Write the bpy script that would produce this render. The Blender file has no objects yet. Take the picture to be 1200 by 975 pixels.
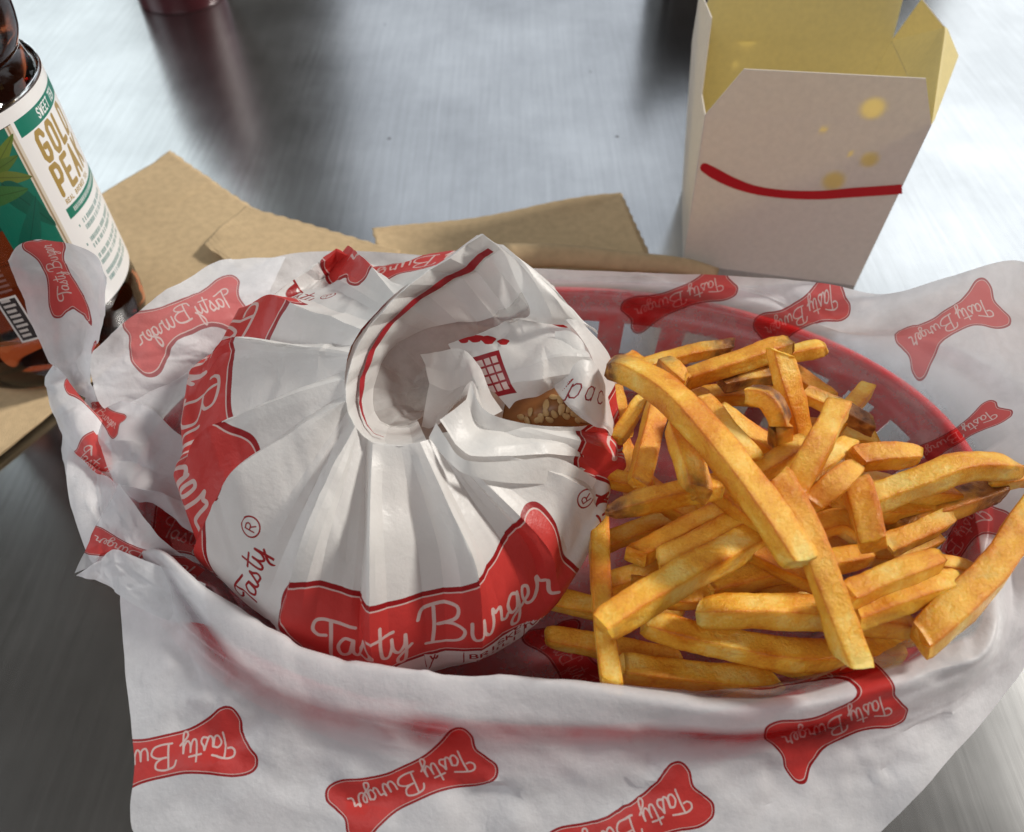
import bpy, bmesh, math, random
import numpy as np
from mathutils import Vector, geometry
from mathutils.bvhtree import BVHTree

SC = bpy.context.scene
COL = SC.collection
R = math.radians
random.seed(7)

# ------------------------------------------------------------------ camera
CF, CT, CH = 930.0, R(49.5), 0.245            # focal length in photo pixels, pitch, height over the table
cam_d = bpy.data.cameras.new('camera')
cam_d.sensor_width = 36.0
cam_d.lens = 36.0 * CF / 1200.0
cam_d.clip_start = 0.01
cam_d.clip_end = 50
cam_d.dof.use_dof = True
cam_d.dof.focus_distance = 0.235
cam_d.dof.aperture_fstop = 14.0
cam = bpy.data.objects.new('camera', cam_d)
COL.objects.link(cam)
cam.location = (0, 0, CH)
cam.rotation_euler = (R(90) - CT, 0, 0)
SC.camera = cam

# ------------------------------------------------------------------ world and lamps
world = bpy.data.worlds.new('World')
SC.world = world
world.use_nodes = True
bg = world.node_tree.nodes['Background']
bg.inputs[0].default_value = (1.0, 0.90, 0.78, 1)
bg.inputs[1].default_value = 0.06


def area(name, loc, aim, sx, sy, power, col):
    d = bpy.data.lights.new(name, 'AREA')
    d.shape = 'RECTANGLE'
    d.size, d.size_y, d.energy, d.color = sx, sy, power, col
    o = bpy.data.objects.new(name, d)
    COL.objects.link(o)
    o.location = loc
    o.rotation_euler = (Vector(aim) - Vector(loc)).to_track_quat('-Z', 'Y').to_euler()
    return o


area('window_or_fill_lamp', (-1.05, 1.55, 0.80), (0, 0.2, 0), 0.75, 1.1, 3.6, (0.87, 0.97, 1.0))
area('window_or_fill_lamp', (0.05, 1.9, 0.85), (0, 0.2, 0), 0.95, 1.1, 2.6, (0.84, 0.91, 1.0))
area('window_or_fill_lamp', (1.12, 1.60, 0.80), (0, 0.2, 0), 0.60, 1.0, 3.2, (0.92, 0.97, 1.0))
area('ceiling_lamp', (-0.3, -1.0, 1.5), (0, 0.15, 0), 1.2, 0.8, 8.5, (0.98, 0.98, 1.0))
area('window_or_fill_lamp', (-1.5, -0.1, 0.75), (0, 0.15, 0), 0.9, 0.8, 6.5, (0.90, 0.96, 1.0))  # added soft side fill that brightens the left paper folds, not an actual window
sun_d = bpy.data.lights.new('sun', 'SUN')
sun_d.energy = 3.0
sun_d.angle = R(8)
sun_d.color = (1.0, 0.95, 0.88)
sun = bpy.data.objects.new('sun', sun_d)
COL.objects.link(sun)
sun.rotation_euler = (Vector((0, 0, 0)) - Vector((1.10, 0.38, 0.88))).to_track_quat('-Z', 'Y').to_euler()

SC.view_settings.view_transform = 'Standard'
SC.view_settings.look = 'None'
SC.view_settings.exposure = 0.15
SC.view_settings.gamma = 1.0
SC.view_settings.use_curve_mapping = False
SC.cycles.max_bounces = 10
SC.cycles.transparent_max_bounces = 16
SC.cycles.transmission_bounces = 8
SC.cycles.use_denoising = True


# ------------------------------------------------------------------ helpers
def ray(px, py):
    u = (487.5 - py) / CF
    return np.array([(px - 600) / CF, math.cos(CT) + u * math.sin(CT), -math.sin(CT) + u * math.cos(CT)])


def at(px, py, z):
    d = ray(px, py)
    return np.array([0, 0, CH]) + d * ((CH - z) / -d[2])


def tag(o, label=None, cat=None, group=None, kind=None):
    if label: o['label'] = label
    if cat: o['category'] = cat
    if group: o['group'] = group
    if kind: o['kind'] = kind
    return o


def empty(name, loc, rz=0.0):
    o = bpy.data.objects.new(name, None)
    COL.objects.link(o)
    o.location = loc
    o.rotation_euler = (0, 0, rz)
    o.empty_display_size = 0.02
    return o


def link(name, me, mat=None, parent=None, smooth=True):
    if mat is not None and len(me.materials) == 0: me.materials.append(mat)
    if smooth: me.polygons.foreach_set('use_smooth', [True] * len(me.polygons))
    o = bpy.data.objects.new(name, me)
    COL.objects.link(o)
    if parent is not None: o.parent = parent
    return o


def mesh(name, V, Fc):
    me = bpy.data.meshes.new(name)
    me.from_pydata([tuple(map(float, v)) for v in V], [], [tuple(f) for f in Fc])
    me.update()
    return me


def solid(o, t, off=0.0):
    m = o.modifiers.new('thickness', 'SOLIDIFY')
    m.thickness, m.offset = t, off
    return o


def bevel(o, w, seg=2):
    m = o.modifiers.new('bevel', 'BEVEL')
    m.width, m.segments, m.limit_method = w, seg, 'ANGLE'
    return o


def crspline(P, n, closed=False):
    """n samples of a Catmull-Rom curve through P (k, d)."""
    P = np.asarray(P, float)
    k = len(P)
    if closed:
        t = np.arange(n) * k / n
        i = np.floor(t).astype(int); f = (t - i)[:, None]
        p0, p1, p2, p3 = P[(i - 1) % k], P[i % k], P[(i + 1) % k], P[(i + 2) % k]
    else:
        if k == 2: P = np.array([P[0], (P[0] + P[1]) / 2, P[1]]); k = 3
        t = np.linspace(0, k - 1, n)
        i = np.minimum(np.floor(t).astype(int), k - 2); f = (t - i)[:, None]
        E = np.vstack([2 * P[0] - P[1], P, 2 * P[-1] - P[-2]])
        p0, p1, p2, p3 = E[i], E[i + 1], E[i + 2], E[i + 3]
    return 0.5 * ((2 * p1) + (p2 - p0) * f + (2 * p0 - 5 * p1 + 4 * p2 - p3) * f ** 2 + (3 * p1 - p0 - 3 * p2 + p3) * f ** 3)


def linsamp(P, n, closed=False):
    P = np.asarray(P, float)
    k = len(P)
    if closed: P = np.vstack([P, P[:1]]); t = np.arange(n) * k / n
    else: t = np.linspace(0, k - 1, n)
    i = np.minimum(np.floor(t).astype(int), len(P) - 2); f = (t - i)[:, None]
    return P[i] * (1 - f) + P[i + 1] * f


class Crumple:
    """piecewise-flat creased relief: random heights on a random triangulation"""
    def __init__(self, seed, n, size=0.5):
        rs = np.random.RandomState(seed)
        P = rs.uniform(-size, size, (n, 2))
        h = rs.uniform(-1, 1, n)
        vs = [Vector((float(a), float(b))) for a, b in P]
        res = geometry.delaunay_2d_cdt(vs, [], [], 0, 1e-7)
        co = [Vector((v.x, v.y, float(h[oi[0]]) if oi else 0)) for v, oi in zip(res[0], res[3])]
        self.bvh = BVHTree.FromPolygons(co, [list(f) for f in res[2]])
        self.size = size

    def __call__(self, x, y):
        out = np.zeros(len(x))
        for i in range(len(x)):
            h = self.bvh.ray_cast(Vector((float(x[i]), float(y[i]), 5)), Vector((0, 0, -1)))
            if h[0] is not None: out[i] = h[0].z
        return out


def grid_faces(nr, nc, closed=False, off=0):
    f = []
    for r in range(nr - 1):
        for c in range(nc if closed else nc - 1):
            c2 = (c + 1) % nc
            f.append((off + r * nc + c, off + r * nc + c2, off + (r + 1) * nc + c2, off + (r + 1) * nc + c))
    return f


def grid_normals(G, closed=False):
    if closed: du = np.roll(G, -1, 1) - np.roll(G, 1, 1)
    else: du = np.gradient(G, axis=1)
    dv = np.gradient(G, axis=0)
    n = np.cross(du, dv)
    l = np.linalg.norm(n, axis=2, keepdims=True)
    return n / np.maximum(l, 1e-12)


# ------------------------------------------------------------------ materials
def new_mat(name):
    m = bpy.data.materials.new(name)
    m.use_nodes = True
    nt = m.node_tree
    nt.nodes.clear()
    out = nt.nodes.new('ShaderNodeOutputMaterial')
    return m, nt, out


def N(nt, t, **kw):
    n = nt.nodes.new('ShaderNode' + t)
    for k, v in kw.items():
        if k.startswith('i_'):
            key = k[2:]
            key = int(key) if key.isdigit() else key.replace('_', ' ')
            n.inputs[key].default_value = v
        else: setattr(n, k, v)
    return n


def L(nt, a, b): nt.links.new(a, b)


def ramp(nt, stops, src):
    n = nt.nodes.new('ShaderNodeValToRGB')
    el = n.color_ramp.elements
    while len(el) < len(stops): el.new(0.5)
    for e, (p, c) in zip(el, stops):
        e.position = p
        e.color = (*c, 1) if len(c) == 3 else c
    L(nt, src, n.inputs[0])
    return n


def simple_mat(name, col, rough=0.5, metal=0.0, noise_amt=0.12, noise_scale=60, bump=0.1, **kw):
    m, nt, out = new_mat(name)
    b = N(nt, 'BsdfPrincipled')
    b.inputs['Roughness'].default_value = rough
    b.inputs['Metallic'].default_value = metal
    tc = N(nt, 'TexCoord')
    no = N(nt, 'TexNoise', i_Scale=noise_scale, i_Detail=5.0)
    L(nt, tc.outputs['Object'], no.inputs['Vector'])
    lo = tuple(c * (1 - noise_amt) for c in col); hi = tuple(min(1, c * (1 + noise_amt)) for c in col)
    rp = ramp(nt, [(0.3, lo), (0.7, hi)], no.outputs[0])
    L(nt, rp.outputs[0], b.inputs['Base Color'])
    if bump:
        bp = N(nt, 'Bump', i_Strength=bump, i_Distance=0.0005)
        L(nt, no.outputs[0], bp.inputs['Height']); L(nt, bp.outputs[0], b.inputs['Normal'])
    for k, v in kw.items(): b.inputs[k.replace('_', ' ')].default_value = v
    L(nt, b.outputs[0], out.inputs[0])
    return m


def steel_mat():
    m, nt, out = new_mat('brushed_steel')
    b = N(nt, 'BsdfPrincipled')
    b.inputs['Metallic'].default_value = 1.0
    tc = N(nt, 'TexCoord')
    mp = N(nt, 'Mapping')
    mp.inputs['Rotation'].default_value = (0, 0, R(-14))
    mp.inputs['Scale'].default_value = (190, 7, 1)
    L(nt, tc.outputs['Object'], mp.inputs[0])
    br = N(nt, 'TexNoise', i_Scale=2.0, i_Detail=6.0, i_Roughness=0.65)
    L(nt, mp.outputs[0], br.inputs['Vector'])
    mp2 = N(nt, 'Mapping')
    mp2.inputs['Rotation'].default_value = (0, 0, R(24))
    mp2.inputs['Scale'].default_value = (900, 16, 1)
    L(nt, tc.outputs['Object'], mp2.inputs[0])
    sc = N(nt, 'TexNoise', i_Scale=1.0, i_Detail=3.0)
    L(nt, mp2.outputs[0], sc.inputs['Vector'])
    big = N(nt, 'TexNoise', i_Scale=7.0, i_Detail=5.0, i_Roughness=0.6)
    L(nt, tc.outputs['Object'], big.inputs['Vector'])
    c = ramp(nt, [(0.36, (0.44, 0.45, 0.46)), (0.64, (0.64, 0.65, 0.66))], big.outputs[0])
    # thin bright scratches
    s = ramp(nt, [(0.70, (0, 0, 0)), (0.76, (1, 1, 1))], sc.outputs[0])
    mix = N(nt, 'Mix', data_type='RGBA')
    mix.inputs[7].default_value = (0.75, 0.75, 0.77, 1)
    ms = N(nt, 'Math', operation='MULTIPLY'); ms.inputs[1].default_value = 0.45
    L(nt, s.outputs[0], ms.inputs[0]); L(nt, ms.outputs[0], mix.inputs[0]); L(nt, c.outputs[0], mix.inputs[6])
    # a few dark specks
    vo = N(nt, 'TexVoronoi', i_Scale=22.0)
    L(nt, tc.outputs['Object'], vo.inputs['Vector'])
    sp = ramp(nt, [(0.018, (1, 1, 1)), (0.03, (0, 0, 0))], vo.outputs['Distance'])
    mx2 = N(nt, 'Mix', data_type='RGBA')
    mx2.inputs[7].default_value = (0.12, 0.11, 0.11, 1)
    st = ramp(nt, [(0.3, (.90, .90, .90)), (0.7, (1.06, 1.06, 1.06))], br.outputs[0])
    mu = N(nt, 'Mix', data_type='RGBA', blend_type='MULTIPLY'); mu.inputs[0].default_value = 1
    L(nt, mix.outputs[2], mu.inputs[6]); L(nt, st.outputs[0], mu.inputs[7])
    L(nt, sp.outputs[0], mx2.inputs[0]); L(nt, mu.outputs[2], mx2.inputs[6])
    L(nt, mx2.outputs[2], b.inputs['Base Color'])
    ra = N(nt, 'MapRange')
    ra.inputs[3].default_value = 0.16; ra.inputs[4].default_value = 0.29
    av = N(nt, 'Mix', data_type='FLOAT'); av.inputs[0].default_value = .85
    L(nt, br.outputs[0], av.inputs[2]); L(nt, big.outputs[0], av.inputs[3]); L(nt, av.outputs[0], ra.inputs[0]); L(nt, ra.outputs[0], b.inputs['Roughness'])
    bp = N(nt, 'Bump', i_Strength=0.014, i_Distance=0.0006)
    L(nt, br.outputs[0], bp.inputs['Height']); L(nt, bp.outputs[0], b.inputs['Normal'])
    L(nt, b.outputs[0], out.inputs[0])
    return m


def paper_mat(name, img, base, clear, trans, rough, mottling, gloss):
    """thin printed paper: print from an atlas drawn in this script, light shining through, a little see-through"""
    m, nt, out = new_mat(name)
    uv = N(nt, 'UVMap'); uv.uv_map = 'print'
    tx = N(nt, 'TexImage'); tx.image = img; tx.extension = 'CLIP'; tx.interpolation = 'Cubic'
    L(nt, uv.outputs[0], tx.inputs[0])
    tc = N(nt, 'TexCoord')
    no = N(nt, 'TexNoise', i_Scale=130.0, i_Detail=6.0, i_Roughness=0.65)
    L(nt, tc.outputs['Object'], no.inputs['Vector'])
    n2 = N(nt, 'TexNoise', i_Scale=700.0, i_Detail=3.0)
    L(nt, tc.outputs['Object'], n2.inputs['Vector'])
    lo = tuple(c * (1 - mottling) for c in base)
    rp = ramp(nt, [(0.35, lo), (0.65, base)], no.outputs[0])
    at_ = N(nt, 'Attribute'); at_.attribute_name = 'ink'
    ia = N(nt, 'Math', operation='MULTIPLY')
    L(nt, tx.outputs['Alpha'], ia.inputs[0]); L(nt, at_.outputs['Fac'], ia.inputs[1])
    mix = N(nt, 'Mix', data_type='RGBA')
    L(nt, ia.outputs[0], mix.inputs[0]); L(nt, rp.outputs[0], mix.inputs[6]); L(nt, tx.outputs['Color'], mix.inputs[7])
    b = N(nt, 'BsdfPrincipled')
    b.inputs['Roughness'].default_value = rough
    b.inputs['Specular IOR Level'].default_value = gloss
    L(nt, mix.outputs[2], b.inputs['Base Color'])
    bp = N(nt, 'Bump', i_Strength=0.45, i_Distance=0.0007)
    ad = N(nt, 'Math', operation='MULTIPLY_ADD'); ad.inputs[1].default_value = 0.3
    L(nt, n2.outputs[0], ad.inputs[0]); L(nt, no.outputs[0], ad.inputs[2])
    L(nt, ad.outputs[0], bp.inputs['Height']); L(nt, bp.outputs[0], b.inputs['Normal'])
    tr = N(nt, 'BsdfTranslucent')
    L(nt, mix.outputs[2], tr.inputs[0]); L(nt, bp.outputs[0], tr.inputs[1])
    m1 = N(nt, 'MixShader'); m1.inputs[0].default_value = trans
    L(nt, b.outputs[0], m1.inputs[1]); L(nt, tr.outputs[0], m1.inputs[2])
    tp = N(nt, 'BsdfTransparent')
    L(nt, mix.outputs[2], tp.inputs[0])
    m2 = N(nt, 'MixShader')
    cl = N(nt, 'MapRange')
    cl.inputs[1].default_value = 0.3; cl.inputs[2].default_value = 0.7
    cl.inputs[3].default_value = clear * 0.8; cl.inputs[4].default_value = clear * 1.15
    ca = N(nt, 'Attribute'); ca.attribute_name = 'clear'
    cm = N(nt, 'Math', operation='MULTIPLY')
    L(nt, no.outputs[0], cl.inputs[0]); L(nt, cl.outputs[0], cm.inputs[0]); L(nt, ca.outputs['Fac'], cm.inputs[1]); L(nt, cm.outputs[0], m2.inputs[0])
    L(nt, m1.outputs[0], m2.inputs[1]); L(nt, tp.outputs[0], m2.inputs[2])
    L(nt, m2.outputs[0], out.inputs[0])
    return m


# ------------------------------------------------------------------ flat print: drawn as strokes into an atlas
class Art:
    def __init__(s, w, h):
        s.w, s.h = w, h
        s.rgb = np.zeros((h, w, 3), np.float32); s.a = np.zeros((h, w), np.float32)

    def _put(s, x0, y0, cov, col):
        h, w = cov.shape
        A = s.a[y0:y0 + h, x0:x0 + w]; C = s.rgb[y0:y0 + h, x0:x0 + w]
        C[:] = C * (1 - cov[..., None]) + np.array(col, np.float32) * cov[..., None]
        A[:] = np.maximum(A, cov)

    def stroke(s, P, wid, col):
        P = np.asarray(P, float)
        x0 = max(int(P[:, 0].min() - wid - 2), 0); x1 = min(int(P[:, 0].max() + wid + 3), s.w)
        y0 = max(int(P[:, 1].min() - wid - 2), 0); y1 = min(int(P[:, 1].max() + wid + 3), s.h)
        if x1 <= x0 or y1 <= y0: return
        X, Y = np.meshgrid(np.arange(x0, x1) + .5, np.arange(y0, y1) + .5)
        D = np.full(X.shape, 1e9)
        for a, b in zip(P[:-1], P[1:]):
            d = b - a; l2 = max(d @ d, 1e-9)
            t = np.clip(((X - a[0]) * d[0] + (Y - a[1]) * d[1]) / l2, 0, 1)
            D = np.minimum(D, (X - a[0] - t * d[0]) ** 2 + (Y - a[1] - t * d[1]) ** 2)
        s._put(x0, y0, np.clip(wid / 2 + .5 - np.sqrt(D), 0, 1).astype(np.float32), col)

    def fill(s, P, col, alpha=1.0):
        P = np.asarray(P, float)
        x0 = max(int(P[:, 0].min() - 1), 0); x1 = min(int(P[:, 0].max() + 2), s.w)
        y0 = max(int(P[:, 1].min() - 1), 0); y1 = min(int(P[:, 1].max() + 2), s.h)
        if x1 <= x0 or y1 <= y0: return
        X, Y = np.meshgrid(np.arange(x0, x1) + .5, np.arange(y0, y1) + .5)
        I = np.zeros(X.shape, bool)
        for a, b in zip(P, np.roll(P, -1, 0)):
            if a[1] == b[1]: continue
            c = (Y >= min(a[1], b[1])) & (Y < max(a[1], b[1]))
            I ^= c & (X < a[0] + (Y - a[1]) / (b[1] - a[1]) * (b[0] - a[0]))
        s._put(x0, y0, I.astype(np.float32) * alpha, col)

    def image(s, name):
        im = bpy.data.images.new(name, s.w, s.h, alpha=True)
        px = np.concatenate([s.rgb, s.a[..., None]], 2).astype(np.float32)
        srgb = np.where(px[..., :3] <= .0031308, px[..., :3] * 12.92, 1.055 * np.maximum(px[..., :3], 1e-6) ** (1 / 2.4) - .055)
        px[..., :3] = srgb
        im.alpha_mode = 'CHANNEL_PACKED'
        im.pixels.foreach_set(px.ravel())
        im.pack()
        return im


SCRIPT = [  # hand lettering, two words, as pen strokes (x, y) with x-height 1
    [(.62, 1.2), (.3, 1.22), (.08, 1.5), (.2, 1.88), (.6, 1.98), (1.1, 1.82), (1.85, 1.5)], [(.85, 1.92), (.82, 1.0), (.72, -.1)],
    [(1.75, .85), (1.4, .98), (1.1, .6), (1.2, .1), (1.55, .15), (1.75, .85), (1.72, .2), (1.95, .02), (2.25, .6), (2.4, 1.0), (2.45, .7), (2.62, .3), (2.45, 0), (2.1, .08)],
    [(3.08, 1.75), (3.02, .7), (3.05, .1), (3.3, .05), (3.5, .5), (3.55, .95), (3.55, .35), (3.75, .05), (4.05, .4), (4.15, .95), (4.1, .1), (3.95, -.62), (3.68, -.68), (3.7, -.3), (4.35, .3)], [(2.65, 1.25), (3.65, 1.3)],
    [(5.45, 1.85), (5.38, .95), (5.22, .02)], [(4.75, 1.4), (5.0, 1.85), (5.8, 2.0), (6.45, 1.8), (6.4, 1.35), (5.95, 1.08), (5.55, 1.02), (6.2, 1.0), (6.65, .65), (6.4, .15), (5.8, -.02), (4.95, 0)],
    [(7.0, .95), (6.95, .35), (7.1, .02), (7.45, .2), (7.6, .95), (7.58, .25), (7.8, .02), (8.05, .5), (8.12, 1.08), (8.25, .85), (8.52, .85), (8.5, .2), (8.7, .02), (8.85, .2)],
    [(9.5, .85), (9.2, .98), (8.92, .6), (9.02, .1), (9.35, .2), (9.52, .9), (9.45, -.1), (9.25, -.68), (8.95, -.62), (9.05, -.25), (9.75, .2), (10.05, .5), (10.1, .88), (9.88, .95), (9.75, .5), (9.9, .04), (10.25, .12), (10.5, .6), (10.55, 1.08), (10.68, .85), (10.95, .85), (10.93, .2), (11.25, .05)],
]
CAPS = {  # block capitals on a 4 x 6 field
    'A': [[(0, 0), (2, 6), (4, 0)], [(.8, 2), (3.2, 2)]], 'B': [[(0, 0), (0, 6), (2.6, 6), (3.6, 5.2), (3.4, 3.6), (2.6, 3.1), (0, 3.1)], [(2.6, 3.1), (4, 2.4), (3.8, .6), (2.8, 0), (0, 0)]],
    'C': [[(4, 5), (3, 6), (1, 6), (0, 5), (0, 1), (1, 0), (3, 0), (4, 1)]], 'D': [[(0, 0), (0, 6), (2.6, 6), (4, 4.8), (4, 1.2), (2.6, 0), (0, 0)]],
    'E': [[(4, 6), (0, 6), (0, 0), (4, 0)], [(0, 3), (3.2, 3)]], 'G': [[(4, 5), (3, 6), (1, 6), (0, 5), (0, 1), (1, 0), (3, 0), (4, 1), (4, 2.8), (2.2, 2.8)]],
    'H': [[(0, 0), (0, 6)], [(4, 0), (4, 6)], [(0, 3), (4, 3)]], 'I': [[(2, 0), (2, 6)]], 'J': [[(4, 6), (4, 1), (3, 0), (1, 0), (0, 1)]], 'K': [[(0, 0), (0, 6)], [(4, 6), (0, 2.6)], [(1.2, 3.4), (4, 0)]],
    'L': [[(0, 6), (0, 0), (4, 0)]], 'O': [[(0, 1), (0, 5), (1, 6), (3, 6), (4, 5), (4, 1), (3, 0), (1, 0), (0, 1)]], 'P': [[(0, 0), (0, 6), (3, 6), (4, 5), (4, 3.6), (3, 2.6), (0, 2.6)]],
    'R': [[(0, 0), (0, 6), (3, 6), (4, 5), (4, 4), (3, 3), (0, 3)], [(2, 3), (4, 0)]], 'S': [[(4, 5), (3, 6), (1, 6), (0, 5), (0, 4), (1, 3.2), (3, 2.8), (4, 2), (4, 1), (3, 0), (1, 0), (0, 1)]],
    'T': [[(2, 0), (2, 6)], [(0, 6), (4, 6)]], 'V': [[(0, 6), (2, 0), (4, 6)]], 'W': [[(0, 6), (1, 0), (2, 4), (3, 0), (4, 6)]],
    'p': [[(0, 3.8), (0, -2)], [(0, 3), (1, 4), (2.6, 4), (3.4, 3), (3.4, 1), (2.6, 0), (1, 0), (0, 1)]], 'a': [[(3.2, 4), (3.2, 0)], [(3.2, 3), (2.4, 4), (1, 4), (0, 3), (0, 1), (1, 0), (2.4, 0), (3.2, 1)]], 'c': [[(3.2, 3.2), (2.4, 4), (1, 4), (0, 3), (0, 1), (1, 0), (2.4, 0), (3.2, .8)]],
    ' ': []}


def caps(art, txt, x, y, h, wid, col, cw=.62, ang=0.0):
    """block lettering, h tall, letters cw*h wide, baseline start (x, y)"""
    ca, sa = math.cos(ang), math.sin(ang)
    cx = 0
    for ch in txt:
        for st in CAPS[ch]:
            P = np.array(st, float) / 6 * h
            P[:, 0] = P[:, 0] * 6 / 4 * cw + cx
            art.stroke(np.stack([x + P[:, 0] * ca - P[:, 1] * sa, y + P[:, 0] * sa + P[:, 1] * ca], 1), wid, col)
        cx += h * cw + wid * 1.6


def script(art, x, y, s, wid, col, words=2):
    for st in SCRIPT[:(5 if words == 1 else 9)]:
        if words == 1 and st[0][0] > 4.5: continue
        P = crspline(st, max(12, len(st) * 7)) * s
        art.stroke(P + [x, y], wid, col)


RED, DRED, CREAM = (0.68, 0.058, 0.052), (0.38, 0.012, 0.015), (0.80, 0.62, 0.58)
half = [(0, .125), (.16, .135), (.29, .175), (.40, .222), (.475, .205), (.500, .13), (.478, .045), (.505, -.03), (.535, -.11), (.49, -.185), (.38, -.195), (.24, -.15), (.12, -.125)]
outl = np.array(half + [(-a, -b) for a, b in half])
outl = crspline(outl, 200, closed=True)
AT = Art(2048, 2048)


def draw_logo():
    S, c = 2048 / 1.12, np.array([1024, 1536])
    AT.fill(outl * S + c, DRED)
    n = np.roll(outl, -1, 0) - np.roll(outl, 1, 0)
    n = np.stack([n[:, 1], -n[:, 0]], 1); n /= np.linalg.norm(n, axis=1, keepdims=True)
    inn = outl + n * .017
    if abs(inn[:, 0]).max() > abs(outl[:, 0]).max(): inn = outl - n * .017
    AT.fill(inn * S + c, RED)
    AT.stroke(np.vstack([inn, inn[:1]]) * S + c, 8, CREAM)
    script(AT, 1024 - .415 * S, 1536 - .065 * S, .0735 * S, 21, CREAM)


draw_logo()
# the one-word mark with a circled R
for w_, c_ in ((26, DRED),):
    script(AT, 70, 640, 150, w_, c_, 1)
th_ = np.linspace(0, 2 * math.pi, 40)
AT.stroke(np.stack([860 + 90 * np.cos(th_), 880 + 90 * np.sin(th_)], 1), 15, DRED)
caps(AT, 'R', 830, 835, 90, 13, DRED)
# small print
AT.stroke([(1060, 520), (1060, 560), (1120, 980)], 7, DRED)
for x_, t1, t2 in ((1090, 'W', ''), (1270, 'BRISKET', 'CHILI'), (1590, 'VEGGIE', ''), (1850, 'PEPJ', '')):
    caps(AT, t1, x_, 840, 62, 10, DRED, .5)
    if t2: caps(AT, t2, x_ + 30, 740, 62, 10, DRED, .5)
    AT.stroke([(x_ - 30, 690), (x_ - 30, 930)], 6, DRED)
# waffle grid with red splashes
AT.fill([(60, 30), (330, 60), (300, 330), (20, 280)], (0.36, 0.02, 0.03))
for i_ in range(4):
    for j_ in range(4):
        a_, b_ = .10 + i_ * .21, .10 + j_ * .21
        q = [np.array([60, 30]) * (1 - u) * (1 - v) + np.array([330, 60]) * u * (1 - v) + np.array([300, 330]) * u * v + np.array([20, 280]) * (1 - u) * v
             for u, v in ((a_, b_), (a_ + .16, b_), (a_ + .16, b_ + .16), (a_, b_ + .16))]
        AT.fill(q, CREAM)
for cx_, cy_, rx_, ry_ in ((60, 430, 55, 40), (150, 415, 60, 26), (240, 400, 50, 30), (340, 385, 40, 22), (20, 470, 40, 30)):
    AT.fill(np.stack([cx_ + rx_ * np.cos(th_) * (1 + .2 * np.sin(3 * th_)), cy_ + ry_ * np.sin(th_)], 1), (0.5, .02, .025))
# light lettering on the flap
for k_, ch_ in enumerate('pac'): caps(AT, ch_, 640 + k_ * 150, 180, 170, 13, (.32, .01, .02), .55)
AT.stroke([(560, 170), (620, 330), (540, 260)], 12, DRED)
ATLAS = AT.image('print_atlas')

WAX = paper_mat('wax_paper', ATLAS, (0.86, 0.86, 0.88), 0.50, 0.26, 0.40, 0.14, 0.35)
WRAP = paper_mat('wrapper_paper', ATLAS, (0.86, 0.85, 0.83), 0.05, 0.30, 0.38, 0.05, 0.45)
CELLS = {'logo': (0.5, 0.75, 1 / 1.12, 1 / 1.12), 'word': (.25, .375, .5, .5), 'small': (.75, .375, .5, .5), 'grid': (.1, .115, .2, .2), 'pac': (.42, .1, .3, .3)}
CLIPS = {'logo': (.64, .30), 'word': (.49, .24), 'small': (.47, .17), 'grid': (.48, .55), 'pac': (.45, .38)}


def init_print(me):
    uv = me.uv_layers.new(name='print')
    n = len(me.loops)
    arr = np.tile(np.array([0.93, 0.05], np.float32), (n, 1))
    uv.data.foreach_set('uv', arr.ravel())
    at_ = me.attributes.new('ink', 'FLOAT', 'FACE')
    at_.data.foreach_set('value', np.ones(len(me.polygons), np.float32))
    me.attributes.new('clear', 'FLOAT', 'POINT').data.foreach_set('value', np.ones(len(me.vertices), np.float32))


def mesh_arrays(me):
    nl, npol, nv = len(me.loops), len(me.polygons), len(me.vertices)
    lv = np.empty(nl, np.int32); me.loops.foreach_get('vertex_index', lv)
    co = np.empty(nv * 3); me.vertices.foreach_get('co', co); co = co.reshape(-1, 3)
    ls = np.empty(npol, np.int32); me.polygons.foreach_get('loop_start', ls)
    lt = np.empty(npol, np.int32); me.polygons.foreach_get('loop_total', lt)
    pl = np.repeat(np.arange(npol), lt)
    fc = np.add.reduceat(co[lv], ls, axis=0) / lt[:, None]
    return lv, co, pl, fc


def apply_uv(me, cell, U, V, facesel, ink, pl, lv):
    """U, V per vertex in print units (logo length = 1)"""
    cx, cy, sx, sy = CELLS[cell]; cu, cv = CLIPS[cell]
    uv = me.uv_layers['print']
    n = len(me.loops)
    arr = np.empty(n * 2, np.float32); uv.data.foreach_get('uv', arr); arr = arr.reshape(-1, 2)
    lu, lw = U[lv], V[lv]
    bad = (abs(lu) > cu) | (abs(lw) > cv)
    okf = facesel.copy()
    np.logical_and.at(okf, pl, ~bad)
    sel = okf[pl]
    arr[sel, 0] = cx + lu[sel] * sx; arr[sel, 1] = cy + lw[sel] * sy
    uv.data.foreach_set('uv', arr.ravel())
    a = me.attributes['ink']; iv = np.empty(len(me.polygons), np.float32); a.data.foreach_get('value', iv)
    iv[okf] = ink
    a.data.foreach_set('value', iv)


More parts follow.
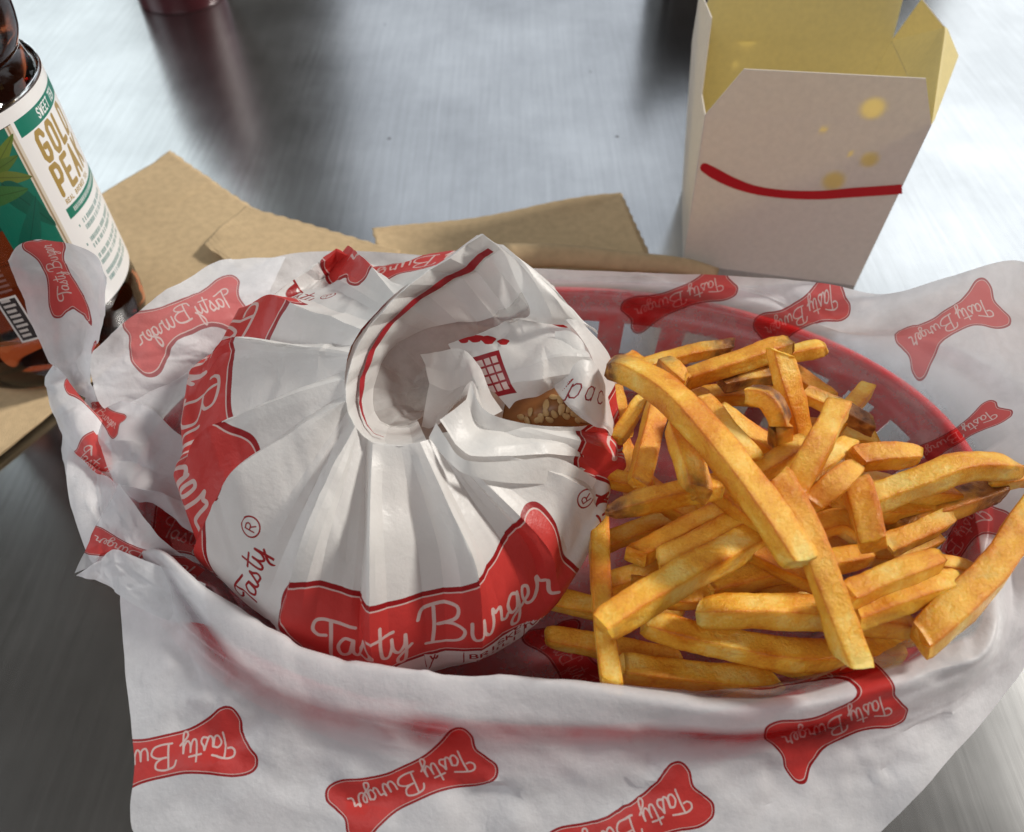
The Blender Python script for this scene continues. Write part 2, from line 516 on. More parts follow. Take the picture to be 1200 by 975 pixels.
def stamp(me, arrs, bvh, cell, c, e, t, pid=None, patch=None, ink=1.0, elen=.5, tlen=.2, depth=.022, flip=None):
    """lay a print on the sheet: c its centre, e the end of its line of text, t the middle of its upper edge (points of the sheet seen from the seat at the table)"""
    lv, co, pl, fc = arrs
    sel0 = np.ones(len(fc), bool) if patch is None else np.isin(pid, patch)
    b = bvh if patch is None else BVHTree.FromPolygons([Vector(v) for v in co], [list(me.polygons[i].vertices) for i in np.where(sel0)[0]])
    o = Vector((0, 0, CH))
    h = [b.ray_cast(o, Vector(ray(*p))) for p in (c, e, t)]
    if h[0][0] is None: print('stamp misses', cell, c); return
    P0 = h[0][0]
    q0, q1 = fc[sel0], np.array(P0)
    near = np.linalg.norm(fc - q1, axis=1) < .012
    fn = np.empty(len(fc) * 3); me.polygons.foreach_get('normal', fn); fn = fn.reshape(-1, 3)[near & sel0]
    fn = fn * np.sign(fn @ np.array(h[0][1]))[:, None]
    nn = Vector(fn.mean(0)).normalized()

    def onplane(p):
        d = Vector(ray(*p))
        return o + d * ((P0 - o).dot(nn) / d.dot(nn))
    P = [np.array(P0)]
    for hh, p in zip(h[1:], (e, t)):
        P.append(np.array(hh[0]) if hh[0] is not None and (hh[0] - P0).length < .05 else np.array(onplane(p)))
    nn = Vector(np.cross(P[1] - P[0], P[2] - P[0])).normalized()
    e1, e2, n = P[1] - P[0], P[2] - P[0], np.array(nn)
    # oblique coordinates in the tangent plane
    e1 = e1 - n * (e1 @ n); e2 = e2 - n * (e2 @ n)
    M = np.array([[e1 @ e1, e1 @ e2], [e1 @ e2, e2 @ e2]])
    d = co - P[0]
    ab = np.linalg.solve(M, np.stack([d @ e1, d @ e2]))
    dist = abs((fc - P[0]) @ n)
    apply_uv(me, cell, ab[0] * elen, ab[1] * tlen, sel0 & (dist < depth), ink, pl, lv)


# ================================================================== the table
STEEL = steel_mat()
bm = bmesh.new()
bmesh.ops.create_cube(bm, size=1)
bmesh.ops.scale(bm, vec=(3.0, 2.2, 0.04), verts=bm.verts)
bmesh.ops.translate(bm, vec=(0, 0.75, -0.02), verts=bm.verts)
me = bpy.data.meshes.new('table_top'); bm.to_mesh(me); bm.free()
tag(link('table_top', me, STEEL, smooth=False), 'brushed stainless steel table top with fine scratches', 'table', kind='structure')

# ================================================================== napkins
def kraft_mat():
    m = simple_mat('kraft_paper', (0.51, 0.375, 0.215), 0.9, noise_amt=.09, noise_scale=260, bump=.3)
    nt = m.node_tree
    b = next(n for n in nt.nodes if n.type == 'BSDF_PRINCIPLED')
    bp0 = next(n for n in nt.nodes if n.type == 'BUMP')
    tc = next(n for n in nt.nodes if n.type == 'TEX_COORD')
    wv = N(nt, 'TexWave', i_Scale=420.0, i_Distortion=6.0, i_Detail=3.0)
    wv.inputs['Detail Scale'].default_value = 1.5
    L(nt, tc.outputs['Object'], wv.inputs['Vector'])
    bp = N(nt, 'Bump', i_Strength=.22, i_Distance=.0004)
    L(nt, wv.outputs['Fac'], bp.inputs['Height']); L(nt, bp0.outputs[0], bp.inputs['Normal']); L(nt, bp.outputs[0], b.inputs['Normal'])
    return m


KRAFT = kraft_mat()



def napkin(name_pts, z0, layers, label, seed, amp=.0024, n=80):
    """a folded napkin: a few sheets lying on each other, each a little off, edges wavy. name_pts = 4 corners on the table (px)"""
    th = empty('paper_napkin', tuple(np.mean([at(x, y, 0)[:3] for x, y in name_pts], 0)))
    th.location.z = 0
    rs = np.random.RandomState(seed)
    base = np.array([at(x, y, z0) for x, y in name_pts])
    cr, cr_b = Crumple(seed + 1, 110, .45), Crumple(seed + 2, 900, .45)
    for k in range(layers):
        q = base.copy()
        q[:, :2] += rs.uniform(-1, 1, (4, 2)) * .0016 * k
        u = np.linspace(0, 1, n)
        U, V = np.meshgrid(u, u)
        G = (q[0] * ((1 - U) * (1 - V))[..., None] + q[1] * (U * (1 - V))[..., None] + q[2] * (U * V)[..., None] + q[3] * ((1 - U) * V)[..., None])
        edge = np.minimum(np.minimum(U, 1 - U), np.minimum(V, 1 - V))
        wob = cr(G[..., 0].ravel(), G[..., 1].ravel()).reshape(U.shape) * 1.5 + cr_b(G[..., 0].ravel(), G[..., 1].ravel()).reshape(U.shape) * .5
        G[..., 2] = z0 + .0007 + k * .0008 + (wob + 1) * amp * .5 + np.where(edge < .04, -.0002, 0) + .0016 * k * np.exp(-edge / .1) * (.5 + .5 * np.sin(U * 7 + seed))
        # embossed dots along the edge
        G[..., :2] += (np.sin(U * 90 + V * 70)[..., None] * .00025)
        G[..., :2] -= np.array(th.location)[:2]
        o = link('ply', mesh('ply', G.reshape(-1, 3), grid_faces(n, n)), KRAFT, th)
        solid(o, .0003)
    tag(th, label, 'napkin', 'kraft paper napkins under the basket')
    return th


napkin([(-150, 420), (205, 184), (330, 270), (-60, 590)], 0.0, 2, 'brown kraft napkin under the tea bottle, its corner pointing at the back edge', 3)
napkin([(243, 292), (292, 249), (470, 300), (420, 420)], 0.0048, 2, 'small folded brown napkin corner peeking out behind the wrapped burger', 5)
napkin([(440, 285), (728, 234), (775, 345), (480, 400)], 0.0, 3, 'brown kraft napkin behind the basket beside the white carton', 8, .0016)


# the rolled front edge of the right napkin
def tube(P, rad, seg=10, flat=1.0, name='roll'):
    P = np.asarray(P, float); n = len(P)
    tg = np.gradient(P, axis=0); tg /= np.linalg.norm(tg, axis=1, keepdims=True)
    up = np.array([0, 0, 1.0]); V = []
    for i in range(n):
        s = np.cross(tg[i], up); s /= max(np.linalg.norm(s), 1e-9); w = np.cross(s, tg[i])
        r = rad[i] if hasattr(rad, '__len__') else rad
        for k in range(seg):
            a = 2 * math.pi * k / seg
            V.append(P[i] + s * r * math.cos(a) + w * r * math.sin(a) * flat)
    F = [(i * seg + k, i * seg + (k + 1) % seg, (i + 1) * seg + (k + 1) % seg, (i + 1) * seg + k) for i in range(n - 1) for k in range(seg)]
    F += [tuple(range(seg))[::-1], tuple((n - 1) * seg + k for k in range(seg))]
    return mesh(name, V, F)


rl = [at(590, 300, .014), at(660, 300, .013), at(740, 307, .011), at(800, 312, .008), at(840, 322, .006)]
o = link('napkin_roll', tube(crspline(rl, 24), np.linspace(.0065, .0035, 24), 12, .9), KRAFT)
tag(o, 'rolled brown napkin edge lying along the back of the basket', 'napkin', 'kraft paper napkins under the basket')

# ================================================================== red plastic basket
RPL = simple_mat('red_plastic', (0.62, 0.012, 0.020), 0.30, noise_amt=.05, bump=0)
BC, BZ = np.array([.0145, .1510]), .043
BRX, BRY = .129, .0815


def basket_pt(a, z, off=0.0):
    k = z / BZ
    return np.array([BC[0] + (BRX * (.80 + .20 * k) + off) * math.cos(a), BC[1] + (BRY * (.74 + .26 * k) + off) * math.sin(a), z])


bk = empty('food_basket', (BC[0], BC[1], 0))
nc = 160
zs = [.002, .006, .010, .020, .0235, .0350, .0365, .043]
V, Fc = [], []
for z in zs:
    for c in range(nc): V.append(basket_pt(2 * math.pi * c / nc, z) - [BC[0], BC[1], 0])
for r in range(len(zs) - 1):
    for c in range(nc):
        if r in (2, 4) and c % 5 in (1, 2, 3): continue
        c2 = (c + 1) % nc
        Fc.append((r * nc + c, r * nc + c2, (r + 1) * nc + c2, (r + 1) * nc + c))
o = link('slotted_wall', mesh('slotted_wall', V, Fc), RPL, bk); solid(o, .002, 1)
V = [basket_pt(2 * math.pi * c / nc, .003) * [1, 1, 1] - [BC[0], BC[1], 0] for c in range(nc)] + [(0, 0, .003)]
o = link('floor', mesh('floor', V, [(c, (c + 1) % nc, nc) for c in range(nc)]), RPL, bk); solid(o, .002)
rim = [basket_pt(2 * math.pi * c / nc, BZ, .002) - [BC[0], BC[1], 0] for c in range(nc + 1)]
V = [basket_pt(2 * math.pi * c / nc, BZ, o_) * [1, 1, 0] + [-BC[0], -BC[1], z_] for o_, z_ in ((.0030, .0410), (.0052, .0360), (.0072, .0300)) for c in range(nc)]
o = link('flange', mesh('flange', V, grid_faces(3, nc, True)), RPL, bk); solid(o, .0015)
o = link('rolled_rim', tube(rim, .0028, 10, 1, 'rolled_rim'), RPL, bk)
tag(bk, 'oval red plastic basket with slotted sides under the printed wax paper', 'basket')

# ================================================================== wax paper liner
cols = [  # angle round the basket (deg), two outer points (px, py, height), crest lift
    (0, (1235, 470, .070), (1275, 380, .100)), (18, (1165, 410, .068), (1235, 335, .105)), (33, (1090, 385, .064), (1190, 305, .100)),
    (48, (1000, 385, .058), (1112, 325, .084)), (60, (935, 360, .054), (1034, 345, .070)), (72, (870, 338, .051), (965, 332, .060)),
    (84, (785, 330, .050), (860, 323, .058)), (96, (690, 328, .050), (720, 319, .057)), (108, (590, 322, .050), (600, 312, .058)),
    (122, (490, 318, .052), (500, 300, .058)), (136, (395, 320, .052), (400, 294, .058)), (150, (300, 345, .052), (318, 303, .058)),
    (163, (205, 415, .050), (235, 350, .056)), (176, (130, 500, .047), (118, 440, .052)), (189, (115, 590, .044), (78, 545, .044)),
    (202, (150, 640, .048), (105, 655, .040)), (214, (185, 672, .0505), (134, 648, .044)), (224, (215, 745, .0465), (143, 735, .040)),
    (234, (265, 830, .0425), (157, 880, .033)), (244, (350, 880, .040), (176, 1000, .022)), (258, (480, 900, .0395), (420, 1100, .014)),
    (272, (610, 905, .040), (600, 1105, .014)), (286, (745, 905, .040), (760, 1105, .014)), (300, (880, 900, .040), (910, 1090, .014)),
    (314, (985, 880, .039), (1022, 985, .022)), (328, (1080, 850, .041), (1092, 914, .032)), (341, (1160, 790, .040), (1205, 775, .034)),
    (352, (1215, 660, .055), (1290, 600, .060))]
CR_A = [200, 214, 224, 234, 244, 258, 272, 286, 300, 314, 328, 341, 352]
CR_P = np.array([(172, 636, .055), (200, 652, .055), (255, 698, .055), (330, 744, .055), (405, 773, .055), (480, 785, .056), (560, 788, .056), (690, 802, .056), (860, 823, .056), (1000, 804, .056), (1090, 772, .057), (1160, 730, .058), (1215, 660, .060)], float)


def CREST(a): return [np.interp(a, CR_A, CR_P[:, k]) for k in range(3)]


RIN = []   # rows from centre of the floor outwards
rows_ctrl = []
for a, o1, o2 in cols:
    ar = R(a)
    front = 205 < a < 350
    fl = basket_pt(ar, .006, -.004)
    cen = np.array([BC[0], BC[1], .006])
    c = [cen * .9 + fl * .1, cen * .4 + fl * .6, fl, basket_pt(ar, .022, -.004), basket_pt(ar, .038, -.0035)]
    if front:
        c += [at(*CREST(a)), (at(*CREST(a)) + at(*o1)) / 2 + np.array([0, 0, .0034])]
    else:
        c += [basket_pt(ar, .046, -.003), (basket_pt(ar, .048, -.0015) + at(*o1)) / 2]
    c += [at(*o1), at(*o2)]
    rows_ctrl.append(np.array(c))
crb = Crumple(17, 260, .21)
rows_ctrl = np.array(rows_ctrl)                      # cols x rows x 3
NCOL, NROW = 420, 130
tmp = np.array([crspline(c, NROW) for c in rows_ctrl])          # cols, NROW
G0 = np.array([crspline(tmp[:, r], NCOL, closed=True) for r in range(NROW)])   # NROW, NCOL
PV, PF, PID = [], [], []


def add_grid(store, G, pid, closed=False):
    V, F, I = store
    off = sum(len(v) for v in V)
    V.append(G.reshape(-1, 3))
    f = grid_faces(G.shape[0], G.shape[1], closed, off)
    F.extend(f); I.extend([pid] * len(f))


cr1, cr2, cr3 = Crumple(11, 420, .21), Crumple(12, 2600, .21), Crumple(13, 16000, .21)


def crumple(G, closed, a1, a2, a3, w=None):
    nrm = grid_normals(G, closed)
    x = (G[..., 0] + .35 * G[..., 2]).ravel(); y = (G[..., 1] + .9 * G[..., 2] - .17).ravel()
    d = (a1 * cr1(x, y) + a2 * cr2(x, y) + a3 * cr3(x, y)).reshape(G.shape[:2])
    if w is not None: d = d * w
    return G + nrm * d[..., None]


# inside the basket the sheet lies close to the plastic, outside it is free
rr_ = np.arange(NROW) / (NROW - 1)
w = (np.clip((rr_ - .30) * 3, .35, 1) * (1 - .65 * np.exp(-((rr_ - .70) / .10) ** 2)))[:, None] * np.ones((1, NCOL))
w = w * np.clip((1.0 - rr_) / .10, .15, 1)[:, None]
w = w * np.where(rr_ > .88, 1.5, np.where((rr_ > .66) & (rr_ < .86), .7, 1))[:, None]
G0 = crumple(G0, True, .0015, .0010, .00030, w)
LS = (PV, PF, PID)
add_grid(LS, G0, 0, True)


def patch(rows, nr, nc, lin_r=False, lin_c=False):
    A = [(linsamp if lin_c else crspline)([at(*p) for p in r], nc) for r in rows]
    A = np.array(A)
    return np.array([(linsamp if lin_r else crspline)(A[:, c], nr) for c in range(nc)]).transpose(1, 0, 2)


left = [
    # rolled strip behind the burger: from its cut edge up over the roll
    (1, [[(150, 480, .046), (205, 452, .047), (262, 415, .048), (312, 392, .050)], [(122, 478, .050), (185, 440, .054), (250, 398, .056), (312, 372, .056)],
         [(108, 450, .056), (165, 405, .062), (235, 360, .064), (318, 335, .062)], [(104, 415, .058), (155, 372, .062), (205, 335, .064), (262, 304, .062), (335, 300, .060)][:5],
         ], 40, 60),
    # tall curl standing in front of the bottle
    (2, [[(9, 306, .095), (24, 290, .099), (52, 284, .101), (92, 287, .100), (116, 300, .096), (125, 325, .090)], [(22, 335, .086), (38, 333, .082), (64, 330, .079), (92, 331, .080), (114, 340, .082), (124, 362, .082)],
         [(38, 375, .074), (52, 376, .069), (72, 376, .066), (94, 380, .067), (112, 386, .070), (118, 396, .072)], [(58, 420, .062), (68, 422, .058), (80, 424, .056), (92, 426, .057), (102, 428, .059), (108, 430, .060)],
         [(80, 455, .054), (86, 458, .052), (92, 462, .051), (98, 466, .051), (104, 468, .052), (112, 470, .053)]], 40, 50),
    # flap under the curl, hanging outwards
    (3, [[(62, 426, .060), (76, 440, .058), (92, 462, .056), (110, 482, .053), (124, 500, .050), (132, 530, .048)], [(50, 447, .056), (66, 470, .055), (86, 496, .053), (104, 518, .050), (118, 540, .047), (131, 560, .045)],
         [(55, 470, .050), (66, 500, .047), (80, 528, .045), (96, 548, .043), (112, 560, .042), (128, 565, .042)]], 28, 40),
    # low flap beneath it
    (4, [[(70, 500, .044), (92, 530, .046), (112, 550, .047), (131, 564, .047), (150, 575, .046)], [(73, 528, .038), (92, 550, .040), (112, 562, .041), (130, 566, .041), (150, 590, .042)], [(78, 556, .033), (92, 572, .033), (106, 584, .032), (120, 598, .031), (135, 612, .030)]], 24, 34),
    # tall pleat with the lower corner
    (5, [[(139, 566, .056), (148, 580, .056), (170, 610, .055), (200, 640, .053), (240, 668, .050)], [(122, 596, .051), (136, 612, .052), (160, 636, .052), (190, 656, .051), (225, 682, .050)], [(105, 628, .046), (122, 640, .048), (150, 655, .049), (180, 668, .049), (210, 690, .049)], [(89, 672, .040), (108, 662, .044), (134, 646, .048), (170, 666, .048), (200, 690, .047)]], 30, 40),
    # bright folds between curl and burger
    (6, [[(105, 470, .050), (140, 470, .050), (175, 478, .051), (205, 505, .050), (235, 522, .048)], [(118, 520, .050), (145, 516, .054), (178, 522, .050), (205, 532, .049), (232, 545, .047)], [(125, 545, .049), (150, 540, .048), (180, 552, .050), (205, 560, .049), (230, 572, .046)], [(132, 566, .047), (160, 572, .054), (190, 576, .053), (212, 585, .049), (232, 592, .046)], [(150, 590, .044), (175, 592, .048), (200, 606, .047), (218, 620, .045), (236, 630, .043)]], 40, 46),
    # turned over corner of the front sheet
    (7, [[(90, 674, .041), (110, 660, .047), (132, 644, .054), (180, 660, .0545), (240, 684, .053)], [(110, 682, .042), (122, 676, .047), (134, 668, .051), (185, 690, .051), (240, 706, .051)], [(134, 692, .043), (136, 694, .045), (138, 696, .047), (190, 725, .046), (245, 735, .046)]], 22, 40)]
for pid, rows, nr, nc_ in left:
    m = max(len(r) for r in rows)
    rows = [linsamp(np.array(r), m) if len(r) != m else r for r in rows]
    G = patch(rows, nr * 2, nc_ * 2, lin_r=pid in (5, 6, 7))
    G = crumple(G, False, .0010, .0008, .00025)
    add_grid(LS, G, pid)
me = mesh('wax_paper_liner', np.vstack(PV), PF)
init_print(me)
# waxed paper pressed to the plastic is clear, free or doubled paper is cloudy
cv = np.full(len(me.vertices), .22, np.float32)
co_ = np.vstack(PV)
nv0 = NROW * NCOL
rowi = np.repeat(np.arange(NROW), NCOL) / (NROW - 1)
coli = np.tile(np.arange(NCOL), NROW) / NCOL
brk = np.where(coli > .52, .72, .76)
blot = np.clip(.5 + 1.3 * crb(co_[:nv0, 0], co_[:nv0, 1] - .17), .25, 1)
fr_ = coli > .55
cv[:nv0] = .20 + np.where(fr_, 1.0 * blot, 1.5) * np.clip((np.where(fr_, .86, .70) + .06 - rowi) / np.where(fr_, .20, .12), 0, 1)
cv[:nv0] = np.where(rowi < .62, 1.6, cv[:nv0])
under = np.clip((rowi - .725) / .05, 0, 1) * np.clip((.90 - rowi) / .10, 0, 1) * np.clip((coli - .55) / .04, 0, 1) * np.clip((.97 - coli) / .12, 0, 1)
cv[:nv0] = np.maximum(np.minimum(cv[:nv0], np.where((rowi > .61) & fr_, .35, 9)), 1.8 * under * np.clip(blot + .4, .45, 1))
for p_ in (5, 6):
    m_ = np.zeros(len(cv), bool); m_[[v for f, i in zip(PF, PID) if i == p_ for v in f]] = True
    cv[m_] = .40 + .90 * np.clip(.5 + 1.4 * crb(co_[m_, 0] + .03, co_[m_, 1] - .17), 0, 1)
me.attributes['clear'].data.foreach_set('value', cv)
arrs = mesh_arrays(me); pid_ = np.array(PID)
bvh = BVHTree.FromPolygons([Vector(v) for v in arrs[1]], PF)
for kw in [
        dict(c=(193, 886), e=(98, 904), t=(199, 926), patch=[0]), dict(c=(482, 917), e=(396, 954), t=(498, 951), patch=[0]), dict(c=(738, 972), e=(654, 1015), t=(756, 1006), patch=[0]),
        dict(c=(982, 850), e=(908, 878), t=(995, 880), patch=[0], depth=.011), dict(c=(1112, 378), e=(1060, 414), t=(1125, 399), patch=[0], ink=.75), dict(c=(795, 350), e=(735, 372), t=(800, 366), patch=[0], ink=.9, tlen=.16),
        dict(c=(938, 370), e=(890, 396), t=(944, 388), patch=[0], ink=.9, tlen=.16), dict(c=(1118, 640), e=(1075, 690), t=(1138, 652), patch=[0], ink=.9), dict(c=(1120, 512), e=(1070, 545), t=(1130, 522), patch=[0], ink=.9),
        dict(c=(668, 772), e=(640, 735), t=(700, 760), patch=[0], ink=.9), dict(c=(250, 640), e=(310, 668), t=(262, 610), patch=[0], ink=.9),
        dict(c=(214, 366), e=(150, 402), t=(205, 342), patch=[1], ink=.8), dict(c=(226, 462), e=(158, 496), t=(236, 478), patch=[1], ink=.8),
        dict(c=(64, 312), e=(47, 266), t=(43, 322), patch=[2], ink=.95, depth=.04), dict(c=(160, 652), e=(90, 628), t=(154, 668), patch=[5], ink=.95),
        dict(c=(124, 556), e=(160, 590), t=(140, 540), patch=[3, 4], ink=.95), dict(c=(118, 482), e=(140, 500), t=(126, 470), patch=[3, 6], ink=.95)]:
    stamp(me, arrs, bvh, 'logo', pid=pid_, **kw)
LNO = link('wax_paper_liner', me, WAX)
me.set_sharp_from_angle(angle=R(38))
LINER = tag(LNO, 'crumpled white wax paper with red printed logos lining the basket and draped over its front', 'paper liner')

# ================================================================== the wrapped burger
DC, DA, DB, DH = np.array([-.0335, .165, .038]), .0715, .0755, .050


def dome_hit(px, py):
    S = np.array([DA, DB, DH])
    o = (np.array([0, 0, CH]) - DC) / S; d = ray(px, py) / S
    a, b, c = d @ d, 2 * o @ d, o @ o - 1
    D = b * b - 4 * a * c
    t = (-b - math.sqrt(max(D, 0))) / (2 * a)
    p = (o + d * t)
    return p / np.linalg.norm(p)                         # unit-sphere direction


def dome_pt(n, off=0.0):
    S = np.array([DA, DB, DH])
    g = n / S; g /= np.linalg.norm(g)
    return DC + n * S + g * off


def sph(phi, th): return np.array([math.sin(th) * math.cos(phi), math.sin(th) * math.sin(phi), math.cos(th)])


# columns clockwise seen from above, starting in front: (equator px, shoulder px, rim px+z, lift)
RV = [
    ((560, 776), (553, 655), (500, 515, .0835), .0022), ((566, 775), (562, 655), (506, 511, .0825), -.0012),
]
wc = [  # eq, sh, rim, off_eq, off_sh, off_rim
    ((557, 779), (552, 660), (492, 518, .0836), .0005, .0030, 0), ((505, 785), (490, 650), (470, 522, .0828), 0, -.0018, 0),
    ((445, 783), (439, 640), (437, 518, .0840), .0005, .0030, .0005), ((428, 780), (426, 640), (430, 514, .0828), 0, -.0014, -.001),
    ((395, 770), (397, 640), (424, 508, .0840), 0, .0008, .000), ((340, 742), (372, 628), (416, 500, .0865), .001, .0034, .001), ((328, 735), (355, 620), (412, 490, .0855), 0, -.0014, 0),
    ((285, 705), (325, 600), (408, 480, .0868), .000, -.0006, 0), ((243, 655), (290, 562), (405, 470, .0900), .0012, .0034, 0), ((236, 640), (276, 546), (404, 462, .0880), 0, -.0012, 0),
    ((222, 570), (258, 512), (404, 444, .0905), .0012, .0032, 0), ((218, 545), (258, 494), (405, 435, .0892), 0, -.0012, 0),
    ((222, 490), (272, 428), (407, 421, .0915), .0005, .0012, 0), ((232, 455), (286, 411), (409, 413, .0925), .0012, .0034, 0), ((245, 430), (300, 396), (412, 405, .0905), 0, -.0014, 0),
    ((285, 385), (333, 366), (423, 386, .0950), .0012, .0034, 0), ((305, 360), (350, 345), (432, 376, .0930), 0, -.0016, 0),
    ((350, 325), (385, 318), (448, 358, .0950), 0, -.0010, 0), ((392, 301), (415, 306), (462, 345, .0985), .0012, .0030, 0), ((402, 297), (425, 299), (474, 335, .0970), 0, -.0012, 0),
    (100, 78, (500, 321, .0990), 0, .001, 0), (88, 66, (527, 303, .1020), 0, .003, 0), (80, 60, (540, 296, .1020), 0, -.001, 0), (72, 55, (562, 280, .1040), 0, .002, 0),
    (58, 48, (590, 296, .1000), 0, 0, 0), (42, 40, (620, 322, .0950), 0, .002, 0), (28, 32, (652, 350, .0890), 0, -.001, 0), (15, 40, (706, 408, .0760), 0, .001, 0), (3, 48, (722, 462, .0640), 0, 0, 0),
    ((727, 520), (722, 510), (712, 500, .0640), 0, 0, 0), ((726, 535), (712, 515), (640, 500, .0740), 0, .001, 0), ((722, 555), (690, 530), (560, 497, .0790), .0008, .0024, 0), ((712, 572), (672, 545), (530, 505, .0810), 0, -.0016, 0),
    ((700, 610), (668, 571), (520, 507, .0825), .0005, .0026, .0005), ((682, 655), (650, 600), (514, 509, .0828), 0, .0002, 0), ((650, 700), (630, 636), (510, 511, .0832), .0005, .0026, .0005), ((628, 728), (606, 640), (506, 513, .0826), 0, -.0016, 0),
    ((600, 755), (580, 655), (502, 515, .0828), 0, -.0008, 0)]
NR = 90
colsG, colsP = [], []
wc = [(a, b, c, d * 1.7, e * 1.9 + .0004, f) for a, b, c, d, e, f in wc]
for i_, (eq, shp, rm, oe, os_, orr) in enumerate(wc):
    ne = dome_hit(*eq) if isinstance(eq, tuple) else sph(R(eq), R(88))
    ns = dome_hit(*shp) if isinstance(shp, tuple) else sph(R(shp), R(52))
    prim = at(*rm)
    nr_ = (prim - DC) / [DA, DB, DH]; nr_ = nr_ / np.linalg.norm(nr_)
    phe = math.atan2(ne[1], ne[0])
    nb1, nb0 = sph(phe, R(128)), sph(phe, R(165))
    # directions along the sheet from under the burger to the rim
    dirs = [nb0, nb1, ne, (lambda v: v / np.linalg.norm(v))(ne * .5 + ns * .5), ns, (lambda v: v / np.linalg.norm(v))(ns * .5 + nr_ * .5)]
    offs = [0, 0, oe, (oe + os_) / 2, os_, os_ * .75]
    pts = [dome_pt(d, f) for d, f in zip(dirs, offs)] + [prim]
    pts[5] = pts[5] * .65 + (pts[4] + prim) / 2 * .35
    colsG.append(crspline(pts, NR))
    colsP.append(crspline(dirs + [nr_], NR))
colsG = np.array(colsG); colsP = np.array(colsP)       # ncol, NR, 3
NCW = len(wc) * 12
GW = np.array([linsamp(colsG[:, r], NCW, closed=True) for r in range(NR)])
DW = np.array([linsamp(colsP[:, r], NCW, closed=True) for r in range(NR)])
cw1, cw2 = Crumple(31, 420, .17), Crumple(32, 4600, .17)


def crumple2(G, closed, a1, a2, wgt=None):
    n = grid_normals(G, closed)
    x = (G[..., 0] + .3 * G[..., 2]).ravel(); y = (G[..., 1] - .8 * G[..., 2] - .1).ravel()
    d = (a1 * 1.35 * cw1(x, y) + a2 * 1.3 * cw2(x, y)).reshape(G.shape[:2])
    if wgt is not None: d *= wgt
    return G + n * d[..., None]


rsw = np.random.RandomState(5)
finep = linsamp(rsw.normal(size=(len(wc) * 3, 1)) * .0005, NCW, closed=True)[:, 0]
tt = np.linspace(0, 1, NR)
GW = GW + grid_normals(GW, True) * (finep[None, :] * (np.clip((tt - .35) * 4, 0, 1) * np.clip((1 - tt) * 7, .1, 1))[:, None])[..., None]
wg = np.ones((NR, NCW)); wg[-10:] *= np.linspace(1, .1, 10)[:, None]
GW = crumple2(GW, True, .0009, .00028, wg)
WS = ([], [], [])
add_grid(WS, GW, 0, True)
dirsW = [DW.reshape(-1, 3)]


def wpatch(pid, rows, nr, nc_, lin_r=True, lin_c=False, a1=.0004, a2=.00025):
    m = max(len(r) for r in rows)
    rows = [linsamp(np.array(r), m) if len(r) != m else r for r in rows]
    G = patch(rows, nr, nc_, lin_r, lin_c)
    add_grid(WS, crumple2(G, False, a1, a2), pid)


outer = [(566, 274, .108), (527, 302, .1035), (480, 333, .0995), (445, 369, .0965), (421, 400, .0945), (407, 440, .0925), (405, 470, .0905), (415, 499, .0870), (437, 519, .0845), (470, 523, .0832), (500, 516, .0835)]
l1 = [(588, 291, .101), (560, 318, .0975), (524, 334, .0935), (482, 360, .0895), (453, 390, .0860), (437, 420, .0835), (427, 450, .0815), (424, 480, .0800), (436, 508, .0790), (468, 516, .0780), (496, 508, .0790)]
l2 = [(640, 350, .092), (600, 370, .0865), (560, 377, .0830), (515, 383, .0790), (480, 395, .0755), (456, 412, .0735), (442, 440, .0715), (438, 470, .0700), (446, 492, .0690), (468, 500, .0685), (490, 494, .0690)]
bot = [(640, 372, .083), (598, 392, .078), (560, 402, .073), (530, 410, .068), (505, 425, .064), (490, 440, .062), (482, 455, .061), (480, 466, .060), (484, 476, .060), (492, 482, .060), (502, 480, .061)]
b2 = [(640, 400, .078), (615, 410, .073), (590, 420, .068), (560, 432, .064), (540, 440, .061), (528, 446, .059), (522, 450, .059), (518, 454, .059), (516, 456, .059), (516, 456, .059), (516, 456, .059)]
below = [(x - 7, y + 2, z - .014) for x, y, z in outer[:8]] + [(437, 524, .074), (470, 529, .072), (502, 522, .072)]
COLLAR = lambda: wpatch(1, [below, outer, l1], 28, 100, lin_c=True, a1=.0002, a2=.0001)                       # the collar with the red line
def kink(A, amp):
    out = []
    for i, (a, b) in enumerate(zip(A[:-1], A[1:])):
        m = (np.array(a) + np.array(b)) / 2
        t = np.array(b)[:2] - np.array(a)[:2]; t /= max(np.linalg.norm(t), 1e-9)
        out += [tuple(a), (m[0] - t[1] * amp, m[1] + t[0] * amp, m[2] - .0009)]
    return out + [tuple(A[-1])]


outer, l1, l2 = kink(outer, 2.0), kink(l1, 2.6), kink(l2, 2.0)
below, bot, b2 = kink(below, 0), kink(bot, 0), kink(b2, 0)
mixl = lambda A, B, f: [tuple(np.array(a) * (1 - f) + np.array(b) * f + np.array([0, 0, -.0012])) for a, b in zip(A, B)]
COLLAR()
wpatch(2, [mixl(l1, outer, .25), l1, l2], 24, 100, lin_c=True, a1=.0004)                                    # second tier
HOL = [[(425, 385, .064), (520, 380, .066), (610, 385, .070)], [(415, 450, .060), (510, 450, .060), (596, 450, .066)], [(425, 520, .059), (500, 520, .060), (585, 510, .064)]]
wpatch(11, HOL, 16, 20)
wpatch(3, [mixl(l2, l1, .25), l2, bot, b2], 46, 100, lin_c=True, a1=.0016, a2=.0005)                     # the hollow
# bright flap to the upper right of the collar
wpatch(4, [[(567, 275, .108), (588, 291, .101), (607, 330, .095), (622, 366, .090), (600, 372, .086)], [(585, 285, .107), (612, 310, .102), (632, 340, .097), (645, 368, .091), (640, 377, .088)], [(612, 308, .102), (634, 328, .098), (652, 350, .095), (668, 372, .089), (690, 381, .085)], [(640, 332, .096), (656, 345, .095), (670, 362, .090), (684, 378, .086), (702, 392, .082)]], 30, 40, a1=.0006)
